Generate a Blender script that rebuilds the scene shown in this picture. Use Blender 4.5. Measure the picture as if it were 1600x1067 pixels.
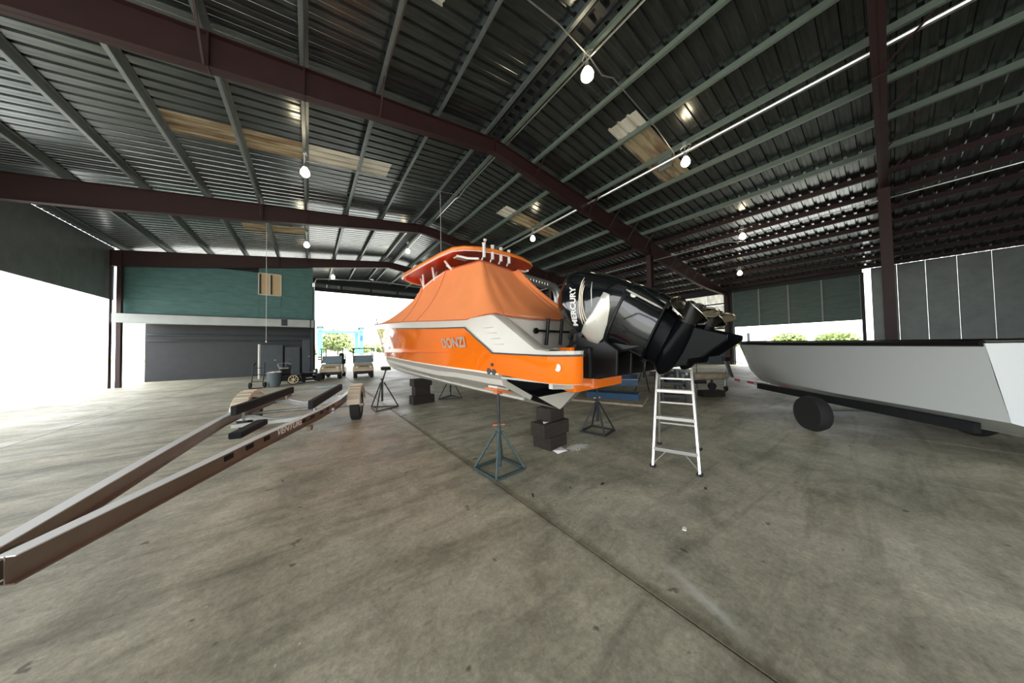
import bpy, bmesh, math, random
from mathutils import Vector, Matrix
random.seed(7)
for o in list(bpy.data.objects): bpy.data.objects.remove(o)
SC = bpy.context.scene
COL = SC.collection
R = math.radians

# ------------------------------------------------------------------ camera
YAW, PIT, ROL, EYE, FPX = R(36.25), R(1.43), R(-1.06), 1.6, 431.0
F = Vector((math.sin(YAW)*math.cos(PIT), math.cos(YAW)*math.cos(PIT), math.sin(PIT)))
R0 = Vector((math.cos(YAW), -math.sin(YAW), 0)); U0 = R0.cross(F)
RR = R0*math.cos(ROL)+U0*math.sin(ROL); UU = -R0*math.sin(ROL)+U0*math.cos(ROL)
cd = bpy.data.cameras.new('camera'); cam = bpy.data.objects.new('camera', cd); COL.objects.link(cam)
cd.sensor_fit = 'HORIZONTAL'; cd.sensor_width = 36; cd.lens = FPX*36/1600; cd.clip_start = .05; cd.clip_end = 600
cam.matrix_world = Matrix(((RR.x, UU.x, -F.x, 0), (RR.y, UU.y, -F.y, 0), (RR.z, UU.z, -F.z, EYE), (0, 0, 0, 1)))
SC.camera = cam

# ------------------------------------------------------------------ world, sun, exposure
w = bpy.data.worlds.new('sky'); SC.world = w; w.use_nodes = True
bg = w.node_tree.nodes['Background']; bg.inputs[0].default_value = (.96, .98, 1.0, 1); bg.inputs[1].default_value = 1.0
sun = bpy.data.lights.new('sun', 'SUN'); sun.energy = 3.2; sun.angle = R(1); sun.color = (1, .95, .86)
so = bpy.data.objects.new('sun', sun); COL.objects.link(so); so.rotation_euler = (R(28), R(14), 0)
SC.view_settings.view_transform = 'Standard'; SC.view_settings.look = 'None'
SC.view_settings.gamma = 1; SC.view_settings.use_curve_mapping = False
SC.view_settings.exposure = 2.45
SC.cycles.use_denoising = True
SC.cycles.max_bounces = 8; SC.cycles.diffuse_bounces = 5; SC.cycles.glossy_bounces = 4
SC.cycles.sample_clamp_indirect = 6

def portal(name, loc, rot, sx, sy):
    l = bpy.data.lights.new(name, 'AREA'); l.shape = 'RECTANGLE'; l.size = sx; l.size_y = sy
    l.cycles.is_portal = True
    o = bpy.data.objects.new(name, l); COL.objects.link(o); o.location = loc; o.rotation_euler = rot
XR, ZR, SL = 4.905, 8.468, .1245          # ridge x, rafter top height, roof slope
YF = (-7.6, -.06, 7.47, 15.0, 22.73)      # frame planes
Y0, Y1E = -7.6, 30.3                      # open end behind, far end wall
XL, XW = -8.0, 26.76
portal('sky_portal', (-2.7, Y0-.1, 3.0), (R(90), 0, 0), 10.5, 5.8)
portal('sky_portal', (XL-.1, 7.6, 2.2), (R(90), 0, R(-90)), 30, 4.4)
portal('sky_portal', (4.9, Y1E+.1, 3.5), (R(-90), 0, 0), 9.0, 7.0)
portal('sky_portal', (XW+.1, 3.9, 1.5), (R(90), 0, R(90)), 6.2, 3.0)

# ------------------------------------------------------------------ materials
MATS = {}
def mat(name, col, rough=.5, metal=0., var=0., vscale=4., bump=0., bscale=30., col2=None, spec=.5, coat=0., stretch=None):
    if name in MATS: return MATS[name]
    m = bpy.data.materials.new(name); m.use_nodes = True; nt = m.node_tree; N = nt.nodes; L = nt.links
    b = N['Principled BSDF']; b.inputs['Base Color'].default_value = (*col, 1)
    b.inputs['Roughness'].default_value = rough; b.inputs['Metallic'].default_value = metal
    b.inputs['Specular IOR Level'].default_value = spec; b.inputs['Coat Weight'].default_value = coat
    if var or bump:
        tc = N.new('ShaderNodeTexCoord'); src = tc.outputs['Object']
        if stretch:
            mp = N.new('ShaderNodeMapping'); mp.inputs['Scale'].default_value = stretch; L.new(src, mp.inputs[0]); src = mp.outputs[0]
    if var:
        n = N.new('ShaderNodeTexNoise'); n.inputs['Scale'].default_value = vscale; n.inputs['Detail'].default_value = 6; n.inputs['Roughness'].default_value = .6
        L.new(src, n.inputs['Vector'])
        r = N.new('ShaderNodeValToRGB'); c2 = col2 or tuple(c*(1-var) for c in col)
        r.color_ramp.elements[0].position = .33; r.color_ramp.elements[1].position = .67
        r.color_ramp.elements[0].color = (*c2, 1); r.color_ramp.elements[1].color = (*col, 1)
        L.new(n.outputs['Fac'], r.inputs[0]); L.new(r.outputs[0], b.inputs['Base Color'])
    if bump:
        n2 = N.new('ShaderNodeTexNoise'); n2.inputs['Scale'].default_value = bscale; n2.inputs['Detail'].default_value = 4
        L.new(src, n2.inputs['Vector'])
        bp = N.new('ShaderNodeBump'); bp.inputs['Strength'].default_value = bump; bp.inputs['Distance'].default_value = .02
        L.new(n2.outputs['Fac'], bp.inputs['Height']); L.new(bp.outputs[0], b.inputs['Normal'])
    MATS[name] = m; return m
def glow(name, col, strength):
    m = bpy.data.materials.new(name); m.use_nodes = True; b = m.node_tree.nodes['Principled BSDF']
    b.inputs['Emission Color'].default_value = (*col, 1); b.inputs['Emission Strength'].default_value = strength
    b.inputs['Base Color'].default_value = (.8, .8, .8, 1); MATS[name] = m; return m
def translucent(name, col, t, col2=None):
    m = bpy.data.materials.new(name); m.use_nodes = True; nt = m.node_tree; N = nt.nodes; L = nt.links
    N.remove(N['Principled BSDF']); out = N['Material Output']
    d = N.new('ShaderNodeBsdfDiffuse'); tr = N.new('ShaderNodeBsdfTranslucent'); mx = N.new('ShaderNodeMixShader')
    tc = N.new('ShaderNodeTexCoord'); n = N.new('ShaderNodeTexNoise'); n.inputs['Scale'].default_value = 1.6; n.inputs['Detail'].default_value = 7
    mp = N.new('ShaderNodeMapping'); mp.inputs['Scale'].default_value = (.6, 3, 1); L.new(tc.outputs['Object'], mp.inputs[0]); L.new(mp.outputs[0], n.inputs['Vector'])
    r = N.new('ShaderNodeValToRGB'); r.color_ramp.elements[0].position = .36; r.color_ramp.elements[1].position = .6
    r.color_ramp.elements[0].color = (*(col2 or col), 1); r.color_ramp.elements[1].color = (*col, 1)
    L.new(n.outputs['Fac'], r.inputs[0])
    for x in (d, tr): L.new(r.outputs[0], x.inputs['Color'])
    mx.inputs[0].default_value = t; L.new(d.outputs[0], mx.inputs[1]); L.new(tr.outputs[0], mx.inputs[2]); L.new(mx.outputs[0], out.inputs['Surface'])
    MATS[name] = m; return m

def concrete():
    m = bpy.data.materials.new('concrete'); m.use_nodes = True; nt = m.node_tree; N = nt.nodes; L = nt.links
    b = N['Principled BSDF']; g = N.new('ShaderNodeNewGeometry'); P = g.outputs['Position']
    def noise(scale, det, rough, st=(1, 1, 1), dist=0., rot=0.):
        mp = N.new('ShaderNodeMapping'); mp.inputs['Scale'].default_value = st; mp.inputs['Rotation'].default_value = (0, 0, rot); L.new(P, mp.inputs[0])
        n = N.new('ShaderNodeTexNoise'); n.inputs['Scale'].default_value = scale; n.inputs['Detail'].default_value = det
        n.inputs['Roughness'].default_value = rough; n.inputs['Distortion'].default_value = dist; L.new(mp.outputs[0], n.inputs['Vector']); return n.outputs['Fac']
    def ramp(f, p0, p1, c0, c1):
        r = N.new('ShaderNodeValToRGB'); r.color_ramp.elements[0].position = p0; r.color_ramp.elements[1].position = p1
        r.color_ramp.elements[0].color = (*c0, 1); r.color_ramp.elements[1].color = (*c1, 1); L.new(f, r.inputs[0]); return r.outputs[0]
    def mix(kind, a, bb, f):
        x = N.new('ShaderNodeMix'); x.data_type = 'RGBA'; x.blend_type = kind
        if isinstance(f, float): x.inputs[0].default_value = f
        else: L.new(f, x.inputs[0])
        L.new(a, x.inputs[6])
        if isinstance(bb, tuple): x.inputs[7].default_value = (*bb, 1)
        else: L.new(bb, x.inputs[7])
        return x.outputs[2]
    k, wh = (0, 0, 0), (1, 1, 1)
    c = ramp(noise(.45, 8, .62, dist=.4), .35, .68, (.43, .405, .305), (.70, .665, .52))
    c = mix('MULTIPLY', c, ramp(noise(1.3, 9, .7, dist=.8), .36, .56, (.62, .64, .63), wh), .8)                 # cloudy stains
    c = mix('MULTIPLY', c, ramp(noise(1.1, 7, .65, (.35, 2.2, 1), 1.2, R(30)), .34, .5, (.55, .55, .54), wh), .75)   # dragged tyre smears
    c = mix('MULTIPLY', c, ramp(noise(.9, 7, .65, (.3, 1.8, 1), 1.0, R(-62)), .34, .47, (.66, .65, .62), wh), .7)
    c = mix('MIX', c, (.62, .61, .55), ramp(noise(2.3, 8, .75, (1, .5, 1), .5), .64, .78, k, (.55, .55, .55)))    # pale dust
    c = mix('MULTIPLY', c, ramp(noise(26, 8, .85), .33, .62, (.55, .55, .53), (1.12, 1.12, 1.12)), .8)
    c = mix('MULTIPLY', c, ramp(noise(4.2, 9, .8, dist=.6), .36, .60, (.66, .66, .64), (1.05, 1.05, 1.04)), .75)
    c = mix('MULTIPLY', c, ramp(noise(6.5, 3, .5), .27, .31, (.3, .3, .28), wh), .85)                                 # small dark spots
    c = mix('MIX', c, (.75, .74, .68), ramp(noise(16, 2, .5), .755, .775, k, wh))                                    # pale flecks
    sx = N.new('ShaderNodeSeparateXYZ'); L.new(P, sx.inputs[0])
    def math_(op, a, v=None):
        x = N.new('ShaderNodeMath'); x.operation = op
        for q, t_ in ((0, a), (1, v)):
            if t_ is None: continue
            if isinstance(t_, float): x.inputs[q].default_value = t_
            else: L.new(t_, x.inputs[q])
        return x.outputs[0]
    dj = math_('ABSOLUTE', math_('ADD', sx.outputs[0], -1.80)); dj = math_('SUBTRACT', dj, math_('MULTIPLY', math_('ADD', noise(3.5, 6, .7), -.5), .16))
    c = mix('MULTIPLY', c, ramp(dj, .012, .075, (.50, .48, .42), wh), .85)                                              # grime along the long joint
    sc1 = math_('ABSOLUTE', math_('ADD', math_('ADD', sx.outputs[0], math_('MULTIPLY', sx.outputs[1], -.36)), -1.737))
    sc2 = math_('ADD', sx.outputs[1], -.75)
    sm = math_('MULTIPLY', ramp(math_('SUBTRACT', sc1, math_('MULTIPLY', math_('ADD', noise(5, 5, .7), -.5), .07)), .0, .06, wh, k), ramp(math_('ABSOLUTE', sc2), .12, .34, wh, k))
    c = mix('MIX', c, (.70, .70, .65), math_('MULTIPLY', sm, .55))                                                       # pale rubbed patch
    L.new(c, b.inputs['Base Color'])
    L.new(ramp(noise(.8, 6, .6), .3, .7, (.46, .46, .46), (.72, .72, .72)), b.inputs['Roughness'])
    bp = N.new('ShaderNodeBump'); bp.inputs['Strength'].default_value = .25; bp.inputs['Distance'].default_value = .01
    L.new(noise(22, 7, .7), bp.inputs['Height']); L.new(bp.outputs[0], b.inputs['Normal'])
    MATS['concrete'] = m; return m

M = dict(
 concrete=concrete(),
 joint=mat('joint_fill', (.05, .045, .035), .9, bump=.5, bscale=60),
 pave=mat('pavement', (.42, .42, .40), .85, var=.15, vscale=.6, bump=.2, bscale=20),
 grass=mat('grass_ground', (.30, .36, .12), .95, var=.4, vscale=1.5, bump=.5, bscale=40),
 sheet=mat('roof_sheet_metal', (.23, .252, .256), .22, .9, var=.4, vscale=3.5, bump=.06, bscale=9, stretch=(.4, 2, 1)),
 purlin=mat('purlin_paint', (.20, .25, .215), .45, .25, var=.15, vscale=5),
 purlin_dk=mat('purlin_grey', (.22, .25, .25), .4, .5, var=.2, vscale=5),
 red=mat('red_oxide', (.038, .013, .013), .55, var=.25, vscale=3, bump=.05),
 ridge=mat('ridge_grey', (.05, .056, .058), .5, .3),
 galv=mat('galvanised', (.55, .58, .58), .35, .85, var=.2, vscale=9),
 alu=mat('aluminium', (.62, .61, .58), .32, .9, var=.08, vscale=12),
 conduit=mat('conduit_steel', (.72, .73, .72), .28, .9),
 green=mat('green_plywood', (.085, .20, .185), .6, var=.3, vscale=1.6, bump=.08, stretch=(1, 1, 3)),
 tan=mat('tan_panel', (.62, .46, .27), .7, var=.06),
 trimw=mat('cream_trim', (.66, .62, .52), .6),
 band=mat('grey_fascia', (.42, .45, .43), .5, var=.15, vscale=2),
 dark=mat('dark_steel', (.018, .021, .024), .5, var=.3, vscale=3),
 cab=mat('blue_grey_locker', (.052, .066, .076), .5, var=.25, vscale=2),
 doorg=mat('door_slat_green', (.17, .23, .215), .42, .3, var=.25, vscale=2.2, stretch=(1, .5, 3)),
 wallm=mat('wall_sheet', (.28, .31, .31), .5, .4, var=.2, vscale=2),
 orange=mat('orange_gelcoat', (.93, .185, .004), .12, coat=.6),
 orange_top=mat('orange_hardtop', (.90, .24, .03), .25, coat=.3),
 redor=mat('hardtop_shaded_underside', (.80, .075, .008), .3),  # hardtop orange in shade, put in as a redder, darker colour
 canvas=mat('orange_canvas', (.94, .30, .10), .82, var=.06, vscale=3, bump=.06, bscale=90),
 seam=mat('canvas_seam', (.55, .13, .05), .85),
 gel=mat('white_gelcoat', (.60, .575, .51), .3, var=.05, vscale=3),
 gelb=mat('bottom_paint', (.56, .54, .48), .5, var=.18, vscale=2.5),
 stripe=mat('grey_stripe', (.27, .25, .22), .35),
 line=mat('cream_line', (.88, .80, .66), .3),
 rub=mat('rub_rail', (.30, .31, .32), .25, .8),
 silverd=mat('silver_decal', (.62, .47, .37), .25, .35),
 lower=mat('lower_unit_black', (.003, .0034, .004), .16, spec=.06),
 black=mat('gloss_black', (.004, .005, .006), .09, coat=.5),
 blackm=mat('satin_black', (.006, .0065, .007), .34, spec=.3),
 rubber=mat('rubber', (.018, .018, .018), .8, bump=.2, bscale=40),
 silver=mat('motor_silver', (.60, .59, .52), .25, .35),  # silver of the trim tab, also stands for the cowl reflection
 decal=mat('decal_white', (.80, .78, .74), .4),
 gold=mat('decal_gold', (.62, .52, .40), .3, .4),
 steel=mat('polished_steel', (.74, .68, .58), .14, 1.0),
 whitetube=mat('white_tube', (.82, .78, .74), .3),
 teal=mat('stand_teal_paint', (.065, .105, .108), .5, .2, var=.4, vscale=20),
 stand_dk=mat('stand_dark_paint', (.035, .04, .042), .5, .2, var=.3, vscale=20),
 pad=mat('orange_pad', (.72, .20, .06), .7, var=.2, vscale=12),
 timber=mat('dark_timber', (.034, .025, .019), .85, var=.5, vscale=7, bump=.5, bscale=25, stretch=(.4, 3, 3)),
 carpet=mat('bunk_carpet', (.012, .013, .015), .95, bump=.4, bscale=120),
 fender=mat('fender_tread', (.60, .53, .41), .5, .3),
 plank=mat('aluminium_beam', (.27, .21, .165), .35, .6, var=.15, vscale=5),
 cart=mat('cart_beige', (.60, .50, .33), .35, var=.05),
 cartw=mat('cart_grey', (.50, .50, .47), .5),
 lift=mat('lift_cyan', (.07, .34, .37), .5),
 blue=mat('lift_blue_paint', (.012, .075, .17), .45, var=.3, vscale=4),
 bluee=mat('lift_pale_edge', (.34, .48, .55), .45),
 redp=mat('red_plastic', (.55, .03, .03), .45),
 whiteb=mat('white_hull', (.72, .76, .77), .22, coat=.3),
 wtape=mat('white_tape', (.80, .82, .80), .4), rtape=mat('red_tape', (.62, .03, .06), .4),
 tank=mat('weathered_tan', (.44, .38, .27), .75, var=.3, vscale=8),
 paper=mat('paper', (.85, .84, .80), .8), dust=mat('white_powder', (.72, .71, .66), .95),
 leaf=mat('leaf_green', (.26, .33, .13), .8, var=.3, vscale=2), bark=mat('bark', (.16, .11, .07), .9),
 wood=mat('fence_wood', (.42, .38, .30), .8), bin=mat('bin_grey', (.085, .115, .125), .55),
 goldw=mat('wheel_gold', (.78, .68, .42), .35, .5), glassd=mat('windscreen', (.22, .30, .36), .08, .2),
 plast=mat('light_plastic', (.55, .54, .50), .6), oil=mat('oil_drop', (.03, .028, .022), .4),
 skyl=translucent('skylight_tan', (.24, .20, .125), .04, (.10, .062, .038)), skyw=translucent('skylight_white', (.38, .365, .30), .06, (.29, .27, .21)),
 plastic_wall=translucent('white_fibreglass', (.72, .71, .67), .5, (.55, .55, .52)),
 bulb=glow('bulb_glow', (1, .80, .52), 4), 
)

# ------------------------------------------------------------------ mesh helpers
class MB:
    def __init__(s): s.v = []; s.f = []
    def add(s, vs, fs):
        k = len(s.v); s.v += [tuple(p) for p in vs]; s.f += [tuple(i+k for i in f) for f in fs]; return s
    def hexa(s, p):
        return s.add(p, [(3, 2, 1, 0), (4, 5, 6, 7), (0, 1, 5, 4), (1, 2, 6, 5), (2, 3, 7, 6), (3, 0, 4, 7)])
    def box(s, x0, x1, y0, y1, z0, z1):
        return s.hexa([(x0, y0, z0), (x1, y0, z0), (x1, y1, z0), (x0, y1, z0), (x0, y0, z1), (x1, y0, z1), (x1, y1, z1), (x0, y1, z1)])
    def bar(s, a, b, wx, wz, up=(0, 0, 1)):
        a = Vector(a); b = Vector(b); d = (b-a).normalized(); u = Vector(up)
        if abs(d.dot(u)) > .98: u = Vector((0, 1, 0))
        x = d.cross(u).normalized()*wx/2; z = x.cross(d).normalized()*wz/2
        return s.hexa([a-x-z, a+x-z, b+x-z, b-x-z, a-x+z, a+x+z, b+x+z, b-x+z])
    def tube(s, pts, r, n=8, caps=True):
        pts = [Vector(p) for p in pts]; rs = r if isinstance(r, (list, tuple)) else [r]*len(pts)
        rings = []; prev = None
        for i, p in enumerate(pts):
            d = (pts[min(i+1, len(pts)-1)]-pts[max(i-1, 0)])
            d = d.normalized() if d.length > 1e-9 else Vector((0, 0, 1))
            if prev is None:
                t = Vector((0, 0, 1)) if abs(d.z) < .9 else Vector((1, 0, 0)); x = d.cross(t).normalized()
            else:
                x = prev-d*prev.dot(d); x = x.normalized() if x.length > 1e-6 else d.orthogonal().normalized()
            prev = x; y = d.cross(x)
            rings.append([p+(x*math.cos(2*math.pi*k/n)+y*math.sin(2*math.pi*k/n))*rs[i] for k in range(n)])
        return s.loft(rings, True, caps)
    def loft(s, rings, closed=True, caps=True):
        n = len(rings[0]); k = len(s.v)
        for r in rings: s.v += [tuple(p) for p in r]
        m = n if closed else n-1
        for i in range(len(rings)-1):
            for j in range(m):
                a = k+i*n+j; b = k+i*n+(j+1) % n
                s.f.append((a, b, b+n, a+n))
        if caps and closed:
            s.f.append(tuple(k+j for j in reversed(range(n)))); e = k+(len(rings)-1)*n
            s.f.append(tuple(e+j for j in range(n)))
        return s
    def prism(s, poly, h0, h1, axis='z'):
        def P(a, b, h): return {'z': (a, b, h), 'x': (h, a, b), 'y': (a, h, b)}[axis]
        n = len(poly); vs = [P(a, b, h0) for a, b in poly]+[P(a, b, h1) for a, b in poly]
        fs = [tuple(reversed(range(n))), tuple(range(n, 2*n))]+[(i, (i+1) % n, n+(i+1) % n, n+i) for i in range(n)]
        return s.add(vs, fs)
    def lathe(s, prof, c=(0, 0, 0), n=20, axis='z', caps=True):
        rings = []
        for r, h in prof:
            ring = []
            for k in range(n):
                t = 2*math.pi*k/n; a, b = r*math.cos(t), r*math.sin(t)
                q = {'z': (a, b, h), 'x': (h, a, b), 'y': (b, h, a)}[axis]; ring.append((c[0]+q[0], c[1]+q[1], c[2]+q[2]))
            rings.append(ring)
        return s.loft(rings, True, caps)
    def xf(s, fn): s.v = [tuple(fn(Vector(p))) for p in s.v]; return s
    def build(s, name, m, parent=None, smooth=False, bevel=0., seg=2, angle=40):
        me = bpy.data.meshes.new(name); me.from_pydata(s.v, [], s.f)
        bm = bmesh.new(); bm.from_mesh(me); bmesh.ops.recalc_face_normals(bm, faces=bm.faces); bm.to_mesh(me); bm.free()
        me.materials.append(M[m] if isinstance(m, str) else m)
        o = bpy.data.objects.new(name, me); COL.objects.link(o)
        if parent: o.parent = parent
        if smooth:
            for p in me.polygons: p.use_smooth = True
            try: me.set_sharp_from_angle(angle=R(angle))
            except Exception: pass
        if bevel:
            b = o.modifiers.new('bevel', 'BEVEL'); b.width = bevel; b.segments = seg; b.limit_method = 'ANGLE'; b.angle_limit = R(40)
        return o
def tag(o, label=None, cat=None, group=None, kind=None):
    for k, x in (('label', label), ('category', cat), ('group', group), ('kind', kind)):
        if x: o[k] = x
    return o
def empty(name, loc=(0, 0, 0), rz=0., **kw):
    o = bpy.data.objects.new(name, None); COL.objects.link(o); o.location = loc; o.rotation_euler = (0, 0, rz); o.empty_display_size = .2
    return tag(o, **kw)
def copy_tree(o, parent=None):
    c = o.copy(); COL.objects.link(c)
    if parent: c.parent = parent
    for ch in [x for x in list(bpy.data.objects) if x.parent == o]: copy_tree(ch, c)
    return c
def share(o, parent, loc=None, rz=None):
    c = o.copy(); COL.objects.link(c); c.parent = parent
    if loc is not None: c.location = loc
    if rz is not None: c.rotation_euler = (0, 0, rz)
    return c
def text_mb(body, size, sx=1., depth=.002, shear=0., bold=0.):
    cu = bpy.data.curves.new('lettering', 'FONT'); cu.body = body; cu.size = size; cu.extrude = depth; cu.align_x = 'CENTER'; cu.align_y = 'CENTER'; cu.shear = shear; cu.offset = bold
    o = bpy.data.objects.new('lettering', cu); COL.objects.link(o); bpy.context.view_layer.update()
    me = bpy.data.meshes.new_from_object(o.evaluated_get(bpy.context.evaluated_depsgraph_get()))
    b = MB(); b.add([(p.co.x*sx, p.co.y, p.co.z) for p in me.vertices], [tuple(p.vertices) for p in me.polygons])
    bpy.data.objects.remove(o); bpy.data.meshes.remove(me); return b
def zroof(x): return ZR-SL*abs(x-XR)

# ================================================================== SETTING
# floor slabs, cast in a grid with open joints
fl = empty('floor', (4.9, 11, 0), kind='structure')
sub = MB().box(XL-4.9, XW-4.9, Y0-11, Y1E-11, -.25, -.02).build('joint_fill', 'joint', fl)
xs = [XL, -4.4, 1.78, 7.96, 14.2, 20.4, XW]; ys = [Y0, -1.3, 5.0-.2, 14.0, 22.0, Y1E]
for i in range(len(xs)-1):
    for j in range(len(ys)-1):
        g = .008
        MB().box(xs[i]-4.9+g, xs[i+1]-4.9-g, ys[j]-11+g*.6, ys[j+1]-11-g*.6, -.1, 0).build('floor_slab', 'concrete', fl)
# outside ground
gr = MB().add([(-150, -120, -.03), (250, -120, -.03), (250, 200, -.03), (-150, 200, -.03)], [(0, 1, 2, 3)]).build('ground', 'pave'); tag(gr, kind='structure')
for q in ((-150, 95, 250, 200), (52, -90, 250, 90)):
    gg = MB().box(q[0], q[2], q[1], q[3], -.2, .0).build('lawn', 'grass'); tag(gg, kind='structure')

# roof: purlins, ribbed sheets, skylight sheets
ceil = empty('ceiling', (XR, 11, ZR), kind='structure')
def W(o, parent): o.location = -parent.location if False else o.location; return o
def at(parent, mb):
    l = parent.location.copy(); return mb.xf(lambda p: p-l)
PH = .2
XPL = [4.56, 2.97, 1.42, -.1]+[-.1-1.5*k for k in range(1, 6)]
XPR = [5.25, 6.58, 8.09, 9.58, 11.06, 12.55, 14.0]+[14.0+1.5*k for k in range(1, 9)]
def purlin(x, side):
    z = zroof(x); mb = MB()
    zz = lambda xx: zroof(x)-side*SL*(xx-x) if True else 0
    t = .012
    mb.hexa([(x-t/2, Y0, z), (x+t/2, Y0, z), (x+t/2, Y1E, z), (x-t/2, Y1E, z), (x-t/2, Y0, z+PH), (x+t/2, Y0, z+PH), (x+t/2, Y1E, z+PH), (x-t/2, Y1E, z+PH)])
    for s2, z0 in ((-1, z), (1, z+PH-t)):
        a, b = sorted((x, x+s2*.075)); mb.box(a, b, Y0, Y1E, z0, z0+t)
    mb.box(*sorted((x-.075, x-.075-.006)), Y0, Y1E, z, z+.025)
    return at(ceil, mb).build('purlin', 'purlin_dk' if side < 0 else ('purlin' if x < 14.6 else 'red'), ceil)  # purlins past the right column: shade put in as dark red
for x in XPL: purlin(x, -1)
for x in XPR: purlin(x, 1)
PIT_ = .914/3
def sheet_profile(y0):
    pts = [(y0, 0)]
    for k in range(3):
        b = y0+k*PIT_
        pts += [(b+.10, 0), (b+.105, .006), (b+.12, .006), (b+.125, 0), (b+.205, 0), (b+.222, .05), (b+.283, .05), (b+.30, 0)]
    pts.append((y0+.914, 0)); return pts
def sheet(side, xa, xb, m, name):
    mb = MB(); pr = sheet_profile(0)
    ring = lambda x: [(x-XR, y, PH+.004-SL*abs(x-XR)+h) for y, h in pr]
    mb.loft([ring(xa), ring(xb)], closed=False)
    return mb.build(name, m, ceil)
NS = 42; YS = .4-.914*9
base = {}
for side, xe in ((-1, XL), (1, XW)):
    base[side] = sheet(side, XR+side*.22, xe, 'sheet', 'roof_sheet')
cuts = {4: {1: [(7.52, 8.09, 'skyw'), (8.09, 11.1, 'skyl')], -1: [(1.6, 2.1, 'skyw')]},
        11: {1: [(7.5, 8.09, 'skyw'), (8.09, 11.1, 'skyl')], -1: [(-3.1, -.1, 'skyl'), (-.1, 2.4, 'skyw')]},
        19: {1: [(7.5, 11.1, 'skyl')], -1: [(-2.6, -.1, 'skyl')]}}
for side in (-1, 1):
    first = True
    for k in range(-0, NS):
        idx = k-9
        y = YS+.914*k-11
        c = cuts.get(idx, {}).get(side)
        if c:
            xa = XR+side*.22; segs = []
            cc = sorted(c, key=lambda q: abs(q[0]-XR) if side > 0 else abs(q[1]-XR))
            for a, b, mm in cc:
                n, f = (a, b) if side > 0 else (b, a)
                if abs(n-xa) > .02: segs.append((xa, n, 'sheet', 'roof_sheet'))
                segs.append((n, f, mm, 'skylight_sheet')); xa = f
            segs.append((xa, XL if side < 0 else XW, 'sheet', 'roof_sheet'))
            for a, b, mm, nm in segs: sheet(side, a, b, mm, nm).location = (0, y, 0)
        elif first: base[side].location = (0, y, 0); first = False
        else: share(base[side], ceil, (0, y, 0))
# ridge cap, stepped like the sheet ribs
rc = MB().add([(-.28, Y0-11, PH+.03), (0, Y0-11, PH+.10), (.28, Y0-11, PH+.03), (-.28, Y1E-11, PH+.03), (0, Y1E-11, PH+.10), (.28, Y1E-11, PH+.03)], [(0, 1, 4, 3), (1, 2, 5, 4)]).build('ridge_cap', 'dark', ceil)
blk = MB().box(-.16, .16, 0, .13, PH-.035, PH-.005).build('ridge_closure', 'ridge', ceil)
for k in range(0, 124):
    y = Y0+.2+k*PIT_
    if k == 0: blk.location = (0, y-11, 0)
    else: share(blk, ceil, (0, y-11, 0))
for s in (-1, 1): MB().box(s*.2-.012, s*.2+.012, Y0-11, Y1E-11, PH-.09, PH-.0).build('ridge_angle', 'dark', ceil)

# portal frames of red oxide steel
def depth(x):
    d = abs(x-XR)
    if d < 10: return .46+.033*d
    return .8 if d < 16.7 else max(.3, .8-.1*(d-16.7))
def web(mb, xa, xb, th=.012, n=6):
    for i in range(n):
        x0 = xa+(xb-xa)*i/n; x1 = xa+(xb-xa)*(i+1)/n
        z0, z1 = zroof(x0), zroof(x1); d0, d1 = depth(x0), depth(x1)
        mb.hexa([(x0, -th/2, z0-d0), (x1, -th/2, z1-d1), (x1, th/2, z1-d1), (x0, th/2, z0-d0), (x0, -th/2, z0), (x1, -th/2, z1), (x1, th/2, z1), (x0, th/2, z0)])
def flange(mb, xa, xb, top, wd=.2, t=.016, n=6):
    for i in range(n):
        x0 = xa+(xb-xa)*i/n; x1 = xa+(xb-xa)*(i+1)/n
        z0, z1 = (zroof(x0), zroof(x1)) if top else (zroof(x0)-depth(x0), zroof(x1)-depth(x1)); e = -t if top else t
        mb.hexa([(x0, -wd/2, z0), (x1, -wd/2, z1), (x1, wd/2, z1), (x0, wd/2, z0), (x0, -wd/2, z0+e), (x1, -wd/2, z1+e), (x1, wd/2, z1+e), (x0, wd/2, z0+e)])
frame0 = None
def make_frame():
    f = empty('steel_frame', (0, 0, 0), kind='structure')
    for xa, xb in ((XL, -.1), (-.1, XR), (XR, 14.8), (14.8, XW)):
        a = MB(); web(a, xa, xb); a.build('rafter_web', 'red', f)
        b = MB(); flange(b, xa, xb, True); flange(b, xa, xb, False); b.build('rafter_flange', 'red', f)
    for x in (XR, -.1, -1.55, 9.75, 14.8):
        z = zroof(x); d = depth(x); MB().box(x-.014, x+.014, -.1, .1, z-d-.012, z+.004).build('splice_plate', 'red', f)
    for x in (14.8,):
        zt = zroof(x)-depth(x)
        c = MB(); c.box(x-.16, x+.16, -.006, .006, 0, zt)
        for s in (-1, 1): c.box(x+s*.16-.008, x+s*.16+.008, -.12, .12, 0, zt)
        c.box(x-.24, x+.24, -.2, .2, 0, .025); c.build('column', 'red', f)
    for x, s in ((XL+.2, 1), (XW-.2, -1)):
        zt = zroof(x)-.1
        c = MB(); c.box(x-.006, x+.17, -.006, .006, 0, zt) if s > 0 else c.box(x-.17, x+.006, -.006, .006, 0, zt)
        for q in (-.17, .17): c.box(x+q-.008, x+q+.008, -.12, .12, 0, zt)
        c.build('column', 'red', f)
    for x in [XPL[2], XPL[4], XPR[1], XPR[3], XPR[4], XPR[5], XPR[6], XPR[8], XPR[10]]:
        MB().bar((x, -.08, zroof(x)-depth(x)+.02), (x, -.68, zroof(x)+.02), .035, .035).build('flange_brace', 'red', f)
    return f
frame0 = make_frame()
for i, y in enumerate(YF):
    f = frame0 if i == 0 else copy_tree(frame0); f.location = (0, y, 0)

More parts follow.
